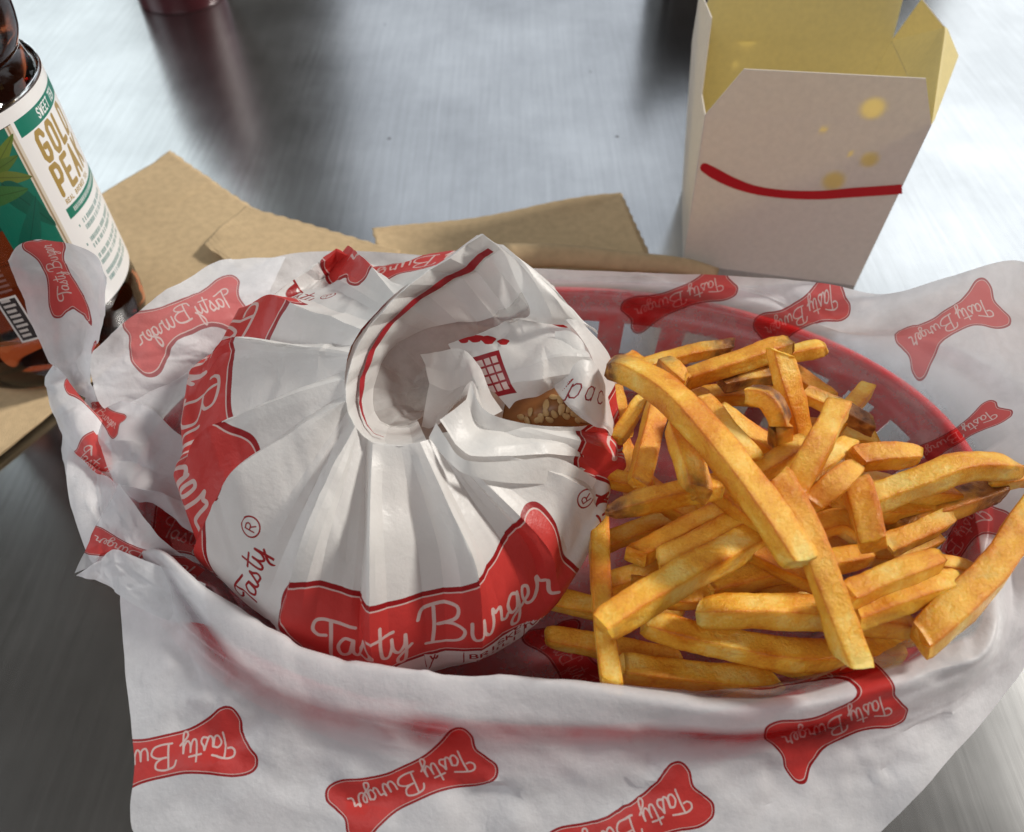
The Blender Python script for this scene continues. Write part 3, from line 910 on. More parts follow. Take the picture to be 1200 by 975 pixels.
# outer right side running down from that flap
wpatch(5, [[(650, 343, .094), (668, 360, .091), (690, 385, .085), (706, 402, .080), (718, 425, .074), (724, 470, .064), (731, 505, .054)], [(640, 352, .090), (660, 372, .089), (680, 395, .085), (694, 420, .080), (704, 450, .073), (716, 485, .064), (722, 515, .054)]], 14, 60)
# standing panel with the waffle print
wpatch(6, [[(528, 405, .078), (565, 390, .083), (600, 372, .086), (640, 374, .087), (668, 384, .086)], [(535, 420, .077), (575, 412, .082), (610, 398, .084), (645, 395, .086), (678, 402, .084)], [(560, 447, .076), (590, 434, .081), (620, 428, .084), (650, 418, .085), (690, 418, .083)], [(578, 462, .075), (600, 450, .080), (630, 445, .082), (662, 438, .081), (692, 432, .080)], [(596, 480, .072), (606, 472, .074), (630, 466, .075), (650, 455, .076), (694, 440, .078)]], 44, 54, a1=.0012, a2=.0005)
# lump inside the hollow
wpatch(7, [[(494, 416, .072), (515, 413, .078), (540, 409, .081), (560, 425, .080), (575, 450, .079), (590, 480, .077)], [(500, 430, .073), (522, 435, .0765), (545, 432, .079), (556, 445, .080), (566, 462, .080), (578, 488, .078)], [(505, 450, .070), (525, 458, .0725), (545, 452, .076), (552, 458, .079), (560, 470, .080), (568, 492, .079)], [(494, 500, .064), (506, 500, .068), (525, 478, .075), (540, 465, .079), (551, 450, .088), (556, 475, .084)]], 36, 40, a1=.0014, a2=.0004)
# right panel with the light lettering
wpatch(8, [[(650, 388, .087), (668, 388, .087), (682, 400, .085), (690, 418, .083), (700, 430, .080)], [(652, 440, .079), (668, 446, .080), (684, 452, .080), (698, 456, .077), (712, 458, .072)], [(650, 455, .077), (672, 476, .076), (692, 488, .073), (710, 498, .068), (724, 506, .060)], [(676, 486, .073), (692, 496, .071), (706, 504, .068), (716, 511, .062), (727, 520, .055)]], 36, 34, a1=.0008)
# stacked folds below the opening
wpatch(9, [[(551, 449, .089), (566, 476, .085), (590, 489, .082), (625, 495, .0785), (660, 498, .0755), (705, 496, .068)], [(545, 468, .087), (560, 497, .080), (585, 507, .078), (620, 511, .074), (655, 508, .072), (712, 512, .064)], [(532, 480, .086), (552, 515, .081), (578, 524, .0805), (615, 522, .0775), (655, 520, .074), (716, 524, .062)], [(515, 493, .0855), (540, 527, .083), (560, 535, .0815), (600, 535, .0785), (650, 533, .074), (712, 540, .060)]], 40, 60, a1=.0009, a2=.0004)
wpatch(10, [[(512, 496, .0855), (535, 531, .0835), (556, 541, .0825), (600, 540, .0795), (653, 537, .0755), (697, 560, .064)], [(503, 513, .0830), (530, 545, .0800), (560, 560, .0785), (600, 566, .0750), (650, 568, .0690), (690, 580, .060)]], 18, 60, a1=.0006)
me = mesh('burger_wrapper', np.vstack(WS[0]), WS[1])
init_print(me)
cw_ = np.ones(len(me.vertices), np.float32)
fv = np.array(WS[1]); wi_ = np.array(WS[2])
for p_, k_ in ((2, 1.5), (3, 11), (7, 5), (11, 13), (6, 2.5), (8, 2)): cw_[fv[wi_ == p_].ravel()] = k_
me.attributes['clear'].data.foreach_set('value', cw_)
arrs = mesh_arrays(me); wid_ = np.array(WS[2])
bvh = BVHTree.FromPolygons([Vector(v) for v in arrs[1]], WS[1])
lv, co, pl, fc = arrs
# prints round the burger, laid out by angle and height on the round
dv = (co - DC) / [DA, DB, DH]
n0 = len(dirsW[0])
dv[:n0] = dirsW[0]
PH = np.arctan2(dv[:, 1], dv[:, 0]); TH = np.arccos(np.clip(dv[:, 2] / np.linalg.norm(dv, axis=1), -1, 1))
body = np.isin(wid_, [0, 5, 9, 10])
side = body & (fc[:, 2] < 10)
for ph0, span, tmid, vsp, slope in ((-78, 66, 77, 98, -7), (186, 76, 57, 110, 18), (84, 76, 39, 84, 0), (4, 62, 66, 80, 0)):
    U = (np.mod(PH - R(ph0) + math.pi, 2 * math.pi) - math.pi) / R(span)
    Vv = -(TH - R(tmid) - R(slope) * U) / R(vsp)
    near = np.abs(np.mod(np.arctan2(fc[:, 1] - DC[1], fc[:, 0] - DC[0]) - R(ph0) + math.pi, 2 * math.pi) - math.pi) < R(75)
    apply_uv(me, 'logo', U, Vv, side & near, 1.0, pl, lv)
for ph0, span, tmid in ((237, 30, 66), (139, 28, 40), (-33, 30, 72)):
    dph = (np.mod(PH - R(ph0) + math.pi, 2 * math.pi) - math.pi) * np.sin(TH) * 1.4
    near = np.abs(np.mod(np.arctan2(fc[:, 1] - DC[1], fc[:, 0] - DC[0]) - R(ph0) + math.pi, 2 * math.pi) - math.pi) < R(40)
    apply_uv(me, 'word', -(TH - R(tmid)) / R(span), -dph / R(span), side & near, 1.0, pl, lv)
U = (np.mod(PH + R(60) + math.pi, 2 * math.pi) - math.pi) / R(48)
near = np.abs(np.mod(np.arctan2(fc[:, 1] - DC[1], fc[:, 0] - DC[0]) + R(55) + math.pi, 2 * math.pi) - math.pi) < R(60)
apply_uv(me, 'small', U, -(TH - R(97)) / R(48), side & near, 1.0, pl, lv)
stamp(me, arrs, bvh, 'grid', c=(574, 428), e=(598, 426), t=(566, 400), pid=wid_, patch=[6], elen=.38, tlen=.38, depth=.01)
stamp(me, arrs, bvh, 'pac', c=(693, 466), e=(720, 472), t=(698, 450), pid=wid_, patch=[8], elen=.42, tlen=.2, depth=.02)
me.materials.append(WRAP)
WRO = link('burger_wrapper', me)
me.set_sharp_from_angle(angle=R(13))
WR = tag(WRO, 'white printed paper wrapped round a burger, gathered into pleats on top', 'burger wrapper')
INK = simple_mat('red_ink', (0.33, 0.008, 0.015), 0.5, noise_amt=.1, bump=0)
# the printed line along the collar, a thin strip lying on it
rl_ = []
oo = np.array([at(*p) for p in outer]); ll = np.array([at(*p) for p in l1])
for f in (.55, .82):
    rl_.append(linsamp(oo * (1 - f) + ll * f, 100))
GL = np.array(rl_)
wd = np.concatenate([np.linspace(1, 1, 60), np.linspace(1, .25, 20), np.linspace(.25, .05, 20)])[:, None]
mid = GL.mean(0)
GL = np.array([mid + (GL[0] - mid) * wd, mid + (GL[1] - mid) * wd])
GL = GL[:, 2:84]
tw = np.array([0, 0, CH]) - GL; tw /= np.linalg.norm(tw, axis=2, keepdims=True)
nl = grid_normals(GL); sg = np.sign((nl * tw).sum(2, keepdims=True))
o = link('printed_line', mesh('printed_line', (GL + nl * sg * .0009).reshape(-1, 3), grid_faces(2, GL.shape[1])), INK, WR)

# bun in the opening
BUN = simple_mat('bun_crust', (0.30, 0.115, 0.03), 0.42, noise_amt=.35, noise_scale=90, bump=.3)
SEED = simple_mat('sesame', (0.44, 0.27, 0.11), 0.45, noise_amt=.2, noise_scale=300, bump=.1)
bn = empty('burger_bun', (DC[0], DC[1], .02))
V = []
BK = .70
prof = [(.001, .049), (.02, .0475), (.038, .043), (.052, .033), (.058, .020), (.055, .008), (.03, .002), (.001, .0015)]
P = crspline(prof, 30)
for r_, z_ in P:
    for k in range(64):
        a = 2 * math.pi * k / 64; V.append((r_ * math.cos(a), r_ * math.sin(a), z_ * BK))
link('crust', mesh('crust', V, grid_faces(30, 64, True)), BUN, bn)
# a loose crown of the bun that shows in the gap
sm = None
seeds_px = [(612, 489), (622, 482), (634, 488), (640, 476), (648, 466), (650, 486), (658, 478), (664, 488), (672, 484), (680, 490), (656, 470), (630, 492), (645, 492), (668, 477), (688, 492), (618, 492), (676, 491), (640, 484)]
crown = patch([[(585, 470, .060), (620, 455, .066), (655, 440, .070), (700, 450, .066)], [(590, 490, .062), (625, 480, .069), (660, 472, .071), (705, 480, .064)], [(590, 515, .056), (630, 512, .062), (670, 508, .062), (715, 510, .056)]], 16, 24)
o = link('crown', mesh('crown', crown.reshape(-1, 3) - np.array([DC[0], DC[1], .02]), grid_faces(16, 24)), BUN, bn)
hol = patch([[(x, y, z - .0022) for x, y, z in r] for r in HOL], 16, 24)
link('crown', mesh('crown', hol.reshape(-1, 3) - np.array([DC[0], DC[1], .02]), grid_faces(16, 24)), BUN, bn)
cb = BVHTree.FromPolygons([Vector(v) for v in crown.reshape(-1, 3)], grid_faces(16, 24))
bm = bmesh.new(); bmesh.ops.create_uvsphere(bm, u_segments=10, v_segments=6, radius=1)
for v in bm.verts: v.co.x *= 1 + .35 * max(0, v.co.x) - .25 * max(0, -v.co.x)
sm = bpy.data.meshes.new('sesame_seed'); bm.to_mesh(sm); bm.free()
sm.polygons.foreach_set('use_smooth', [True] * len(sm.polygons)); sm.materials.append(SEED)
for px, py in seeds_px:
    h = cb.ray_cast(Vector((0, 0, CH)), Vector(ray(px, py)))
    if h[0] is None: continue
    nz = h[1] if h[1].z > 0 else -h[1]
    s = bpy.data.objects.new('sesame_seed', sm); COL.objects.link(s); s.parent = bn
    q = nz.to_track_quat('Z', 'X'); e = q.to_euler()
    s.rotation_euler = e; s.rotation_euler.rotate_axis('Z', random.uniform(0, 6.28))
    s.location = h[0] + nz * .0003 - Vector((DC[0], DC[1], .02))
    k = random.uniform(.85, 1.15)
    s.scale = (.0016 * k, .00105 * k, .0004)
tag(bn, 'brown sesame seed bun showing through the gap in the burger wrapper', 'bun')


# ================================================================== fries
def fry_mat():
    m, nt, out = new_mat('fried_potato')
    tc = N(nt, 'TexCoord')
    oi = N(nt, 'ObjectInfo')
    no = N(nt, 'TexNoise', i_Scale=75.0, i_Detail=4.0, i_Roughness=0.5)
    ad = N(nt, 'VectorMath', operation='ADD')
    L(nt, tc.outputs['Object'], ad.inputs[0])
    rv = N(nt, 'VectorMath', operation='SCALE'); rv.inputs[0].default_value = (3.1, 1.7, 2.3)
    L(nt, oi.outputs['Random'], rv.inputs[3]); L(nt, rv.outputs[0], ad.inputs[1])
    L(nt, ad.outputs[0], no.inputs['Vector'])
    fine = N(nt, 'TexNoise', i_Scale=1250.0, i_Detail=5.0, i_Roughness=0.7)
    L(nt, ad.outputs[0], fine.inputs['Vector'])
    edge = N(nt, 'Attribute'); edge.attribute_name = 'edge'
    brown = N(nt, 'Attribute'); brown.attribute_name = 'brown'
    # crumb value: faces pale, corners deeper
    ma = N(nt, 'Math', operation='MULTIPLY_ADD'); ma.inputs[1].default_value = 0.24
    L(nt, edge.outputs['Fac'], ma.inputs[0]); L(nt, no.outputs[0], ma.inputs[2])
    m3 = N(nt, 'Math', operation='MULTIPLY_ADD'); m3.inputs[1].default_value = 0.42; m3.use_clamp = True
    sb = N(nt, 'Math', operation='SUBTRACT'); sb.inputs[1].default_value = 0.5
    L(nt, fine.outputs[0], sb.inputs[0]); L(nt, sb.outputs[0], m3.inputs[0]); L(nt, ma.outputs[0], m3.inputs[2])
    rp = ramp(nt, [(0.31, (0.95, 0.68, 0.19)), (0.47, (0.90, 0.48, 0.052)), (0.70, (0.70, 0.225, 0.009)), (1.0, (0.40, 0.09, 0.004))], m3.outputs[0])
    n2 = N(nt, 'TexNoise', i_Scale=300.0, i_Detail=5.0)
    L(nt, ad.outputs[0], n2.inputs['Vector'])
    sk = ramp(nt, [(0.36, (0.13, 0.040, 0.010)), (0.55, (0.34, 0.125, 0.025)), (0.74, (0.56, 0.28, 0.07))], n2.outputs[0])
    mx = N(nt, 'Mix', data_type='RGBA')
    bf = N(nt, 'Math', operation='MULTIPLY_ADD'); bf.use_clamp = True
    L(nt, brown.outputs['Fac'], bf.inputs[0]); bf.inputs[1].default_value = 2.3
    nb = N(nt, 'Math', operation='MULTIPLY_ADD'); nb.inputs[1].default_value = -.9; nb.inputs[2].default_value = .10
    L(nt, n2.outputs[0], nb.inputs[0]); L(nt, nb.outputs[0], bf.inputs[2])
    L(nt, bf.outputs[0], mx.inputs[0]); L(nt, rp.outputs[0], mx.inputs[6]); L(nt, sk.outputs[0], mx.inputs[7])
    b = N(nt, 'BsdfPrincipled')
    L(nt, mx.outputs[2], b.inputs['Base Color'])
    b.inputs['Roughness'].default_value = 0.29
    b.inputs['Specular IOR Level'].default_value = 0.42
    b.inputs['Subsurface Weight'].default_value = 0.35
    b.inputs['Subsurface Radius'].default_value = (1.0, 0.42, 0.10)
    b.inputs['Subsurface Scale'].default_value = 0.0035
    bp = N(nt, 'Bump', i_Strength=0.75, i_Distance=0.0011)
    hs = N(nt, 'Math', operation='MULTIPLY_ADD'); hs.inputs[1].default_value = 0.45
    L(nt, fine.outputs[0], hs.inputs[0]); L(nt, n2.outputs[0], hs.inputs[2])
    L(nt, hs.outputs[0], bp.inputs['Height']); L(nt, bp.outputs[0], b.inputs['Normal'])
    L(nt, b.outputs[0], out.inputs[0])
    return m


FRY = fry_mat()
from mathutils import noise as mnoise


def fry(pts, w, label, h=None, roll=0.0, tip=(0, 0), brown=(0, 0), skin=0.0, seed=None):
    """pts: (px, py, z of the middle); w, h mm; tip 0 cut .. 1 pointed per end; brown per end; skin 0..1 along one side"""
    seed = seed if seed is not None else len(FRIES) + 1
    rs = random.Random(seed)
    P = crspline([at(*p) for p in pts], 34)
    # even spacing
    d = np.r_[0, np.cumsum(np.linalg.norm(np.diff(P, axis=0), axis=1))]
    n = max(14, int(d[-1] / .0014))
    s = np.linspace(0, d[-1], n)
    P = np.stack([np.interp(s, d, P[:, k]) for k in range(3)], 1)
    w_, h_ = w * .0005 * .69, (h or w * .92) * .0005 * .69
    tg = np.gradient(P, axis=0); tg /= np.linalg.norm(tg, axis=1, keepdims=True)
    seg = 24
    V, E, B = [], [], []
    cen = P.mean(0)
    tw = rs.uniform(-.25, .25)
    sl = [(rs.uniform(-.5, .5), rs.uniform(-.5, .5)) for _ in range(2)]
    for i in range(n):
        t = i / (n - 1)
        up = np.array([0, 0, 1.0])
        if abs(tg[i][2]) > .9: up = np.array([0, 1.0, .3])
        sd = np.cross(tg[i], up); sd /= np.linalg.norm(sd); u2 = np.cross(sd, tg[i])
        ro = roll + tw * (t - .5)
        k = 1.0 + .09 * mnoise.noise(Vector((t * 2.6 + seed * 5.1, seed, 0)))
        e0, e1 = s[i], d[-1] - s[i]
        r0, r1 = w_ * (1.2 + 2.2 * tip[0]), w_ * (1.2 + 2.2 * tip[1])
        if tip[0] > 0 and e0 < r0: k *= (1 - tip[0] * .75) + tip[0] * .75 * math.sqrt(max(e0 / r0, 0))
        if tip[1] > 0 and e1 < r1: k *= (1 - tip[1] * .75) + tip[1] * .75 * math.sqrt(max(e1 / r1, 0))
        cut = .0010
        if e0 < cut: k *= .92 + .08 * e0 / cut
        if e1 < cut: k *= .92 + .08 * e1 / cut
        for j in range(seg):
            sx_, sy_, cnr = SECT[j]
            ln_ = math.hypot(sx_, sy_); ca, sa = sx_ / ln_, sy_ / ln_
            x, y = sx_ * w_ * k, sy_ * h_ * k
            cr_, sr_ = math.cos(ro), math.sin(ro)
            x, y = x * cr_ - y * sr_, x * sr_ + y * cr_
            p = P[i] + sd * x + u2 * y
            for q_, ee in ((0, e0), (1, e1)):
                if ee < .006: p = p + tg[i] * (x * sl[q_][0] + y * sl[q_][1]) * (1 - ee / .006)
            nv = Vector((p[0] * 90 + seed * 3.7, p[1] * 90, p[2] * 90))
            f1 = mnoise.noise(nv); f2 = mnoise.noise(nv * 4.5)
            dirn = sd * (ca * cr_ - sa * sr_) + u2 * (ca * sr_ + sa * cr_)
            p = p + dirn * (f1 * .00055 + f2 * .00022) + tg[i] * (0.0009 * mnoise.noise(nv * 2.2) if (i < 2 or i > n - 3) else 0)
            V.append(p - cen)
            E.append(cnr)
            bb = 0
            if brown[0]: bb = max(bb, brown[0] * max(0, 1 - e0 / (.008 + .006 * brown[0])))
            if brown[1]: bb = max(bb, brown[1] * max(0, 1 - e1 / (.008 + .006 * brown[1])))
            if skin: bb = max(bb, skin * max(0, (-ca * .4 + sa * .2 + .35 + .5 * f1)))
            B.append(bb)
    F = grid_faces(n, seg, True)
    # end faces with a slightly sunken middle
    for row, sgn in ((0, -1), (n - 1, 1)):
        c = np.mean(V[row * seg:(row + 1) * seg], 0)
        i0 = len(V)
        for j in range(seg): V.append(c + (V[row * seg + j] - c) * .55 + tg[row] * sgn * (.0002 + rs.uniform(-.0002, .0003))); E.append(.12); B.append(B[row * seg + j] * .8)
        V.append(c + tg[row] * sgn * .0001); E.append(.05); B.append(B[row * seg] * .8)
        for j in range(seg):
            j2 = (j + 1) % seg
            a, b, c2, d2 = row * seg + j, row * seg + j2, i0 + j2, i0 + j
            F.append((a, d2, c2, b) if sgn > 0 else (a, b, c2, d2))
            F.append((d2, i0 + seg, c2) if sgn > 0 else (d2, c2, i0 + seg))
    me = mesh('french_fry', V, F)
    for nm, arr in (('edge', E), ('brown', B)):
        a = me.attributes.new(nm, 'FLOAT', 'POINT'); a.data.foreach_set('value', np.array(arr, np.float32))
    o = link('french_fry', me, FRY)
    sm_ = np.ones(len(me.polygons), bool); sm_[-4 * seg:] = False; me.polygons.foreach_set('use_smooth', sm_)
    o.location = cen
    tag(o, label, 'fry', 'french fries heaped in the basket')
    FRIES.append(o)
    return o


SECT = []                       # square section with tight corners
for q_ in range(4):
    for u_ in (-.86, -.5, 0, .5, .86): SECT.append(((1, u_), (-u_, 1), (-1, -u_), (u_, -1))[q_] + (.45 if abs(u_) > .8 else 0.0,))
    SECT.append(((.955, .955), (-.955, .955), (-.955, -.955), (.955, -.955))[q_] + (1.0,))
FRIES = []
fry([(712, 430, .0795), (740, 436, .083), (790, 468, .086), (850, 535, .087), (900, 600, .086), (940, 660, .083)], 10.4, 'longest curved fry on top of the heap, dark tip against the burger wrapper', tip=(.55, 0), brown=(.7, 0), roll=.12, h=10)
fry([(914, 566, .084), (945, 620, .083), (970, 690, .078), (1002, 776, .068)], 9.2, 'long pale fry crossing the heap, its lower end hanging over the bottom fries', roll=-.15)
fry([(706, 735, .068), (760, 700, .067), (830, 660, .064), (915, 615, .060)], 10.2, 'thick golden fry slanting up to the right from above the upright fry beside the burger', tip=(.2, 0), roll=.15, h=11)
fry([(701, 590, .052), (703, 650, .053), (708, 730, .054), (718, 805, .053)], 7.6, 'narrow fry standing upright along the right side of the wrapped burger')
fry([(711, 602, .070), (740, 592, .072), (790, 580, .073), (838, 572, .073)], 8.0, 'fry with a crisp brown pointed tip reaching towards the burger wrapper', tip=(.8, 0), brown=(.8, 0), roll=.3)
fry([(792, 498, .077), (805, 535, .078), (818, 580, .075)], 9.6, 'stubby fry with browned blistered end under the longest curved fry', brown=(0, .45), skin=.1, roll=.2)
fry([(772, 466, .066), (762, 510, .067), (748, 570, .066)], 8.6, 'smooth amber fry standing just left of the stubby blistered fry', roll=.3)
fry([(752, 466, .063), (740, 488, .063), (722, 515, .060)], 6.6, 'small pale wedge of fry close to the right edge of the wrapper', tip=(.5, 0))
fry([(722, 455, .058), (728, 480, .058), (735, 510, .056)], 6.0, 'short pale fry bit beside the wrapper under the dark tip of the longest fry')
fry([(740, 433, .050), (800, 416, .052), (858, 406, .054)], 7.0, 'dull brown fry farthest back in the heap with a dark end', brown=(0, .8), skin=.3)
fry([(800, 446, .058), (860, 426, .062), (926, 403, .064)], 8.8, 'pale straight fry at the back of the heap with a dark spotted end', brown=(0, .45), tip=(0, .35), roll=.2)
fry([(895, 428, .058), (930, 414, .060), (968, 407, .060)], 7.0, 'pointed fry sticking out to the right at the back of the heap', tip=(0, .5), roll=.2)
fry([(776, 424, .064), (790, 434, .067), (804, 446, .066)], 8.6, 'crumbly browned fry lump behind the longest curved fry', brown=(.55, .2), tip=(.4, .4))
fry([(845, 450, .056), (880, 442, .057), (915, 436, .056)], 8.0, 'dark brown fry hidden beneath the pale straight fry at the back', brown=(.9, .9), skin=.7)
fry([(914, 412, .084), (926, 460, .076), (938, 515, .064)], 9.8, 'broad block of fry standing upright at the back with a torn skin edge on top', h=7, roll=.1)
fry([(876, 462, .083), (900, 468, .084), (914, 492, .080), (914, 520, .072)], 7.8, 'hooked fry with very dark skin in the middle of the back heap', brown=(.15, .1), skin=1.0, roll=.4)
fry([(838, 482, .070), (875, 508, .070), (912, 532, .066)], 8.8, 'fry lying just below the hooked dark skinned fry', skin=.12)
fry([(824, 470, .076), (850, 498, .077), (885, 540, .074)], 6.6, 'thin fry running parallel along the upper side of the longest curved fry')
fry([(982, 476, .086), (958, 525, .086), (930, 575, .080)], 9.2, 'wide pale fry leaning down from the right middle towards the long crossing fry', roll=-.1, h=8)
fry([(1003, 547, .082), (980, 565, .082), (948, 592, .078)], 8.2, 'fry with a white flaky torn end right of the wide pale fry', tip=(.3, 0), roll=.2)
fry([(1003, 565, .076), (1015, 605, .076), (1024, 640, .074)], 10.2, 'short thick fry showing its square cut end right of the long crossing fry', roll=-.35)
fry([(945, 462, .066), (980, 478, .066), (1022, 500, .064)], 7.4, 'fry with burnt dark brown end behind the wide pale fry', brown=(.2, 1.3), skin=.6)
fry([(1000, 538, .070), (1040, 534, .071), (1078, 534, .070)], 8.4, 'rounded yellow fry end pointing right at the rear right of the heap', tip=(0, .35))
fry([(1010, 590, .066), (1070, 568, .069), (1130, 548, .071), (1192, 548, .068)], 9.6, 'long orange fry reaching the right edge of the basket', tip=(0, .5), brown=(0, .3), roll=.25)
fry([(1050, 618, .054), (1110, 594, .058), (1172, 572, .060)], 9.4, 'brown skinned fry under the long orange fry on the right', brown=(.4, 1.1), skin=.9, roll=.2)
fry([(1160, 566, .062), (1185, 560, .063), (1215, 556, .062)], 7.6, 'crinkled orange fry tip poking out at the right edge of the photo', tip=(.4, 0), brown=(.25, 0))
fry([(985, 592, .058), (1040, 596, .058), (1100, 592, .056)], 9.6, 'dark orange fry in shade below the rounded yellow fry end')
fry([(1078, 752, .063), (1110, 722, .065), (1160, 672, .066), (1215, 590, .068)], 11.0, 'large speckled fry leaning on the right front rim of the basket', skin=.22, roll=.15)
fry([(990, 700, .070), (1050, 674, .071), (1102, 655, .070)], 8.4, 'pale fry with a frayed right end above the front right pair', tip=(0, .35), roll=.2)
fry([(1080, 658, .062), (1115, 662, .062), (1148, 672, .060)], 5.8, 'thin pointed fry poking out right of the pale frayed fry', tip=(0, .7))
fry([(1005, 722, .066), (1065, 698, .067), (1128, 678, .065)], 9.0, 'smooth golden fry directly below the pale frayed fry', tip=(0, .5), roll=.25)
fry([(818, 718, .058), (900, 716, .059), (990, 722, .058), (1068, 732, .055)], 10.0, 'long horizontal fry with a ragged peeled right end near the front', tip=(.4, .45), roll=.3)
fry([(755, 730, .050), (830, 750, .050), (930, 768, .049), (1055, 764, .046)], 9.6, 'long horizontal orange fry in front, just above the bottom fry', tip=(.3, .2), roll=.25)
fry([(725, 782, .040), (800, 792, .040), (908, 802, .038)], 9.8, 'lowest fry in front resting against the paper rim', tip=(0, .3), roll=.2)
fry([(640, 745, .028), (700, 756, .029), (800, 778, .030)], 8.6, 'shaded fry lying between the burger and the bottom fry', tip=(.3, 0))
fry([(745, 652, .054), (795, 625, .056), (852, 598, .058)], 8.2, 'shaded orange fry lying above the short cut fry in the middle left', roll=.2)
fry([(772, 660, .056), (820, 636, .059), (872, 608, .062)], 8.8, 'short fry with a pale square cut end above the thick slanting fry', roll=.2)
fry([(830, 690, .050), (900, 672, .052), (1025, 650, .054)], 8.6, 'fry with a thin peeled edge passing beneath the two long crossing fries', tip=(0, .5), roll=.2)
fry([(835, 565, .066), (865, 590, .067), (905, 625, .064)], 9.6, 'orange fry hidden under the lower half of the longest curved fry')
fry([(875, 562, .072), (910, 542, .073), (940, 522, .072)], 8.0, 'fry with frilly skin along its top between the two big crossing fries', skin=.25, roll=.3)
fry([(950, 552, .068), (975, 535, .069), (995, 518, .066)], 8.0, 'amber fry in the gap right of the wide pale fry', tip=(0, .3))
fry([(700, 640, .034), (745, 622, .036), (800, 605, .036)], 8.4, 'deep shaded fry in the dark gap right of the burger, upper one')
fry([(700, 690, .030), (750, 672, .030), (820, 655, .030)], 8.4, 'deep shaded fry in the dark gap right of the burger, lower one')
fry([(950, 620, .058), (985, 612, .058), (1020, 640, .052)], 8.4, 'reddish shaded fry behind the short thick cut fry')
fry([(800, 470, .044), (860, 462, .046), (940, 470, .046)], 9.0, 'shaded fry deep at the back under the hooked dark fry')
fry([(935, 500, .050), (975, 508, .050), (1030, 520, .050)], 9.0, 'shaded orange fry deep under the burnt brown end')
fry([(860, 690, .044), (950, 700, .044), (1060, 700, .042)], 9.0, 'shaded fry deep under the long horizontal fry')
fry([(960, 640, .044), (1040, 650, .044), (1095, 630, .044)], 9.0, 'shaded fry deep behind the pale frayed fry')
fry([(730, 540, .044), (770, 580, .046), (840, 620, .044)], 9.0, 'shaded fry deep under the fry with the crisp pointed tip')
fry([(820, 590, .050), (900, 560, .052), (990, 600, .050)], 9.0, 'shaded fry at the core of the heap below the crossing fries')
fry([(1000, 750, .044), (1060, 745, .046), (1090, 735, .046)], 9.0, 'dark orange fry end behind the large speckled fry', tip=(0, .4))
fry([(720, 500, .048), (735, 540, .048), (745, 590, .046)], 8.4, 'shaded fry standing deep between wrapper and amber fry')

fry([(1015, 455, .060), (985, 492, .062), (965, 520, .060)], 7.6, 'small amber fry leaning between burnt brown end and wide pale fry')
fry([(700, 545, .056), (722, 562, .058), (760, 566, .058)], 7.4, 'shaded fry end against the wrapper above the crisp pointed tip', tip=(.3, 0))
fry([(745, 690, .046), (800, 700, .048), (858, 690, .048)], 8.4, 'dark shaded fry in the gap under the thick slanting fry')
fry([(875, 640, .060), (930, 668, .060), (978, 690, .056)], 8.4, 'shaded fry behind the lower end of the longest curved fry')
fry([(1040, 640, .056), (1075, 625, .057), (1110, 606, .058)], 8.0, 'small shaded fry under the brown skinned fry on the right', brown=(.2, .3))
fry([(1000, 560, .064), (1060, 574, .062), (1120, 580, .060)], 8.4, 'orange fry lying under the rounded yellow fry end', roll=.2)
fry([(860, 756, .042), (940, 780, .042), (1020, 780, .040)], 8.4, 'shaded orange fry under the long horizontal orange fry')
fry([(735, 420, .046), (775, 448, .048), (830, 470, .048)], 8.4, 'shaded fry at the back left under the crumbly lump', brown=(.2, 0))
fry([(880, 412, .050), (930, 440, .050), (975, 470, .050)], 8.4, 'shaded brown fry behind the upright block of fry', skin=.3)
fry([(640, 700, .026), (720, 716, .028), (800, 722, .028)], 8.6, 'deepest shaded fry on the paper beside the burger')

# ================================================================== white carton
CARD_OUT = None


def card_mat(name, base, trans):
    m, nt, out = new_mat(name)
    tc = N(nt, 'TexCoord')
    no = N(nt, 'TexNoise', i_Scale=400.0, i_Detail=4.0)
    L(nt, tc.outputs['Object'], no.inputs['Vector'])
    rp = ramp(nt, [(0.3, tuple(c * .93 for c in base)), (0.7, base)], no.outputs[0])
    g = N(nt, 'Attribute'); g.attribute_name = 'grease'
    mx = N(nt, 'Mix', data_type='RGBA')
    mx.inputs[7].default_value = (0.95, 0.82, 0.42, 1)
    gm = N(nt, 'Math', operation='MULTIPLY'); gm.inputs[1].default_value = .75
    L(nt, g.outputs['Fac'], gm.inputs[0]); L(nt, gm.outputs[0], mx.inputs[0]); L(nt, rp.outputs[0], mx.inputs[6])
    b = N(nt, 'BsdfPrincipled'); b.inputs['Roughness'].default_value = .55
    L(nt, mx.outputs[2], b.inputs['Base Color'])
    t = N(nt, 'BsdfTranslucent'); L(nt, mx.outputs[2], t.inputs[0])
    ms = N(nt, 'MixShader')
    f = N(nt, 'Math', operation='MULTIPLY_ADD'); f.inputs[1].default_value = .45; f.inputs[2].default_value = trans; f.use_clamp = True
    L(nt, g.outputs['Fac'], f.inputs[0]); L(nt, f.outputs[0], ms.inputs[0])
    L(nt, b.outputs[0], ms.inputs[1]); L(nt, t.outputs[0], ms.inputs[2])
    L(nt, ms.outputs[0], out.inputs[0])
    return m


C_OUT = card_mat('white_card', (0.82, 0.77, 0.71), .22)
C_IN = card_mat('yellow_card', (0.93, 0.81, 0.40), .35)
B0 = np.array([.122, .335, 0])
bx = empty('takeout_carton', tuple(B0))
fbl, fbr = at(800, 309, 0), at(1002, 335, 0)
rbl, rbr = np.array([.091, .368, 0]), np.array([.158, .362, 0])
ftl = at(826, 135, .078)
ftr = (lambda n, d: np.array([0, 0, CH]) + d * (((fbl - [0, 0, CH]) @ n) / (d @ n)))(np.cross(fbr - fbl, ftl - fbl), ray(1091.5, 147))
rtl, rtr = np.array([.0836, .372, .078]), np.array([.1765, .372, .078])


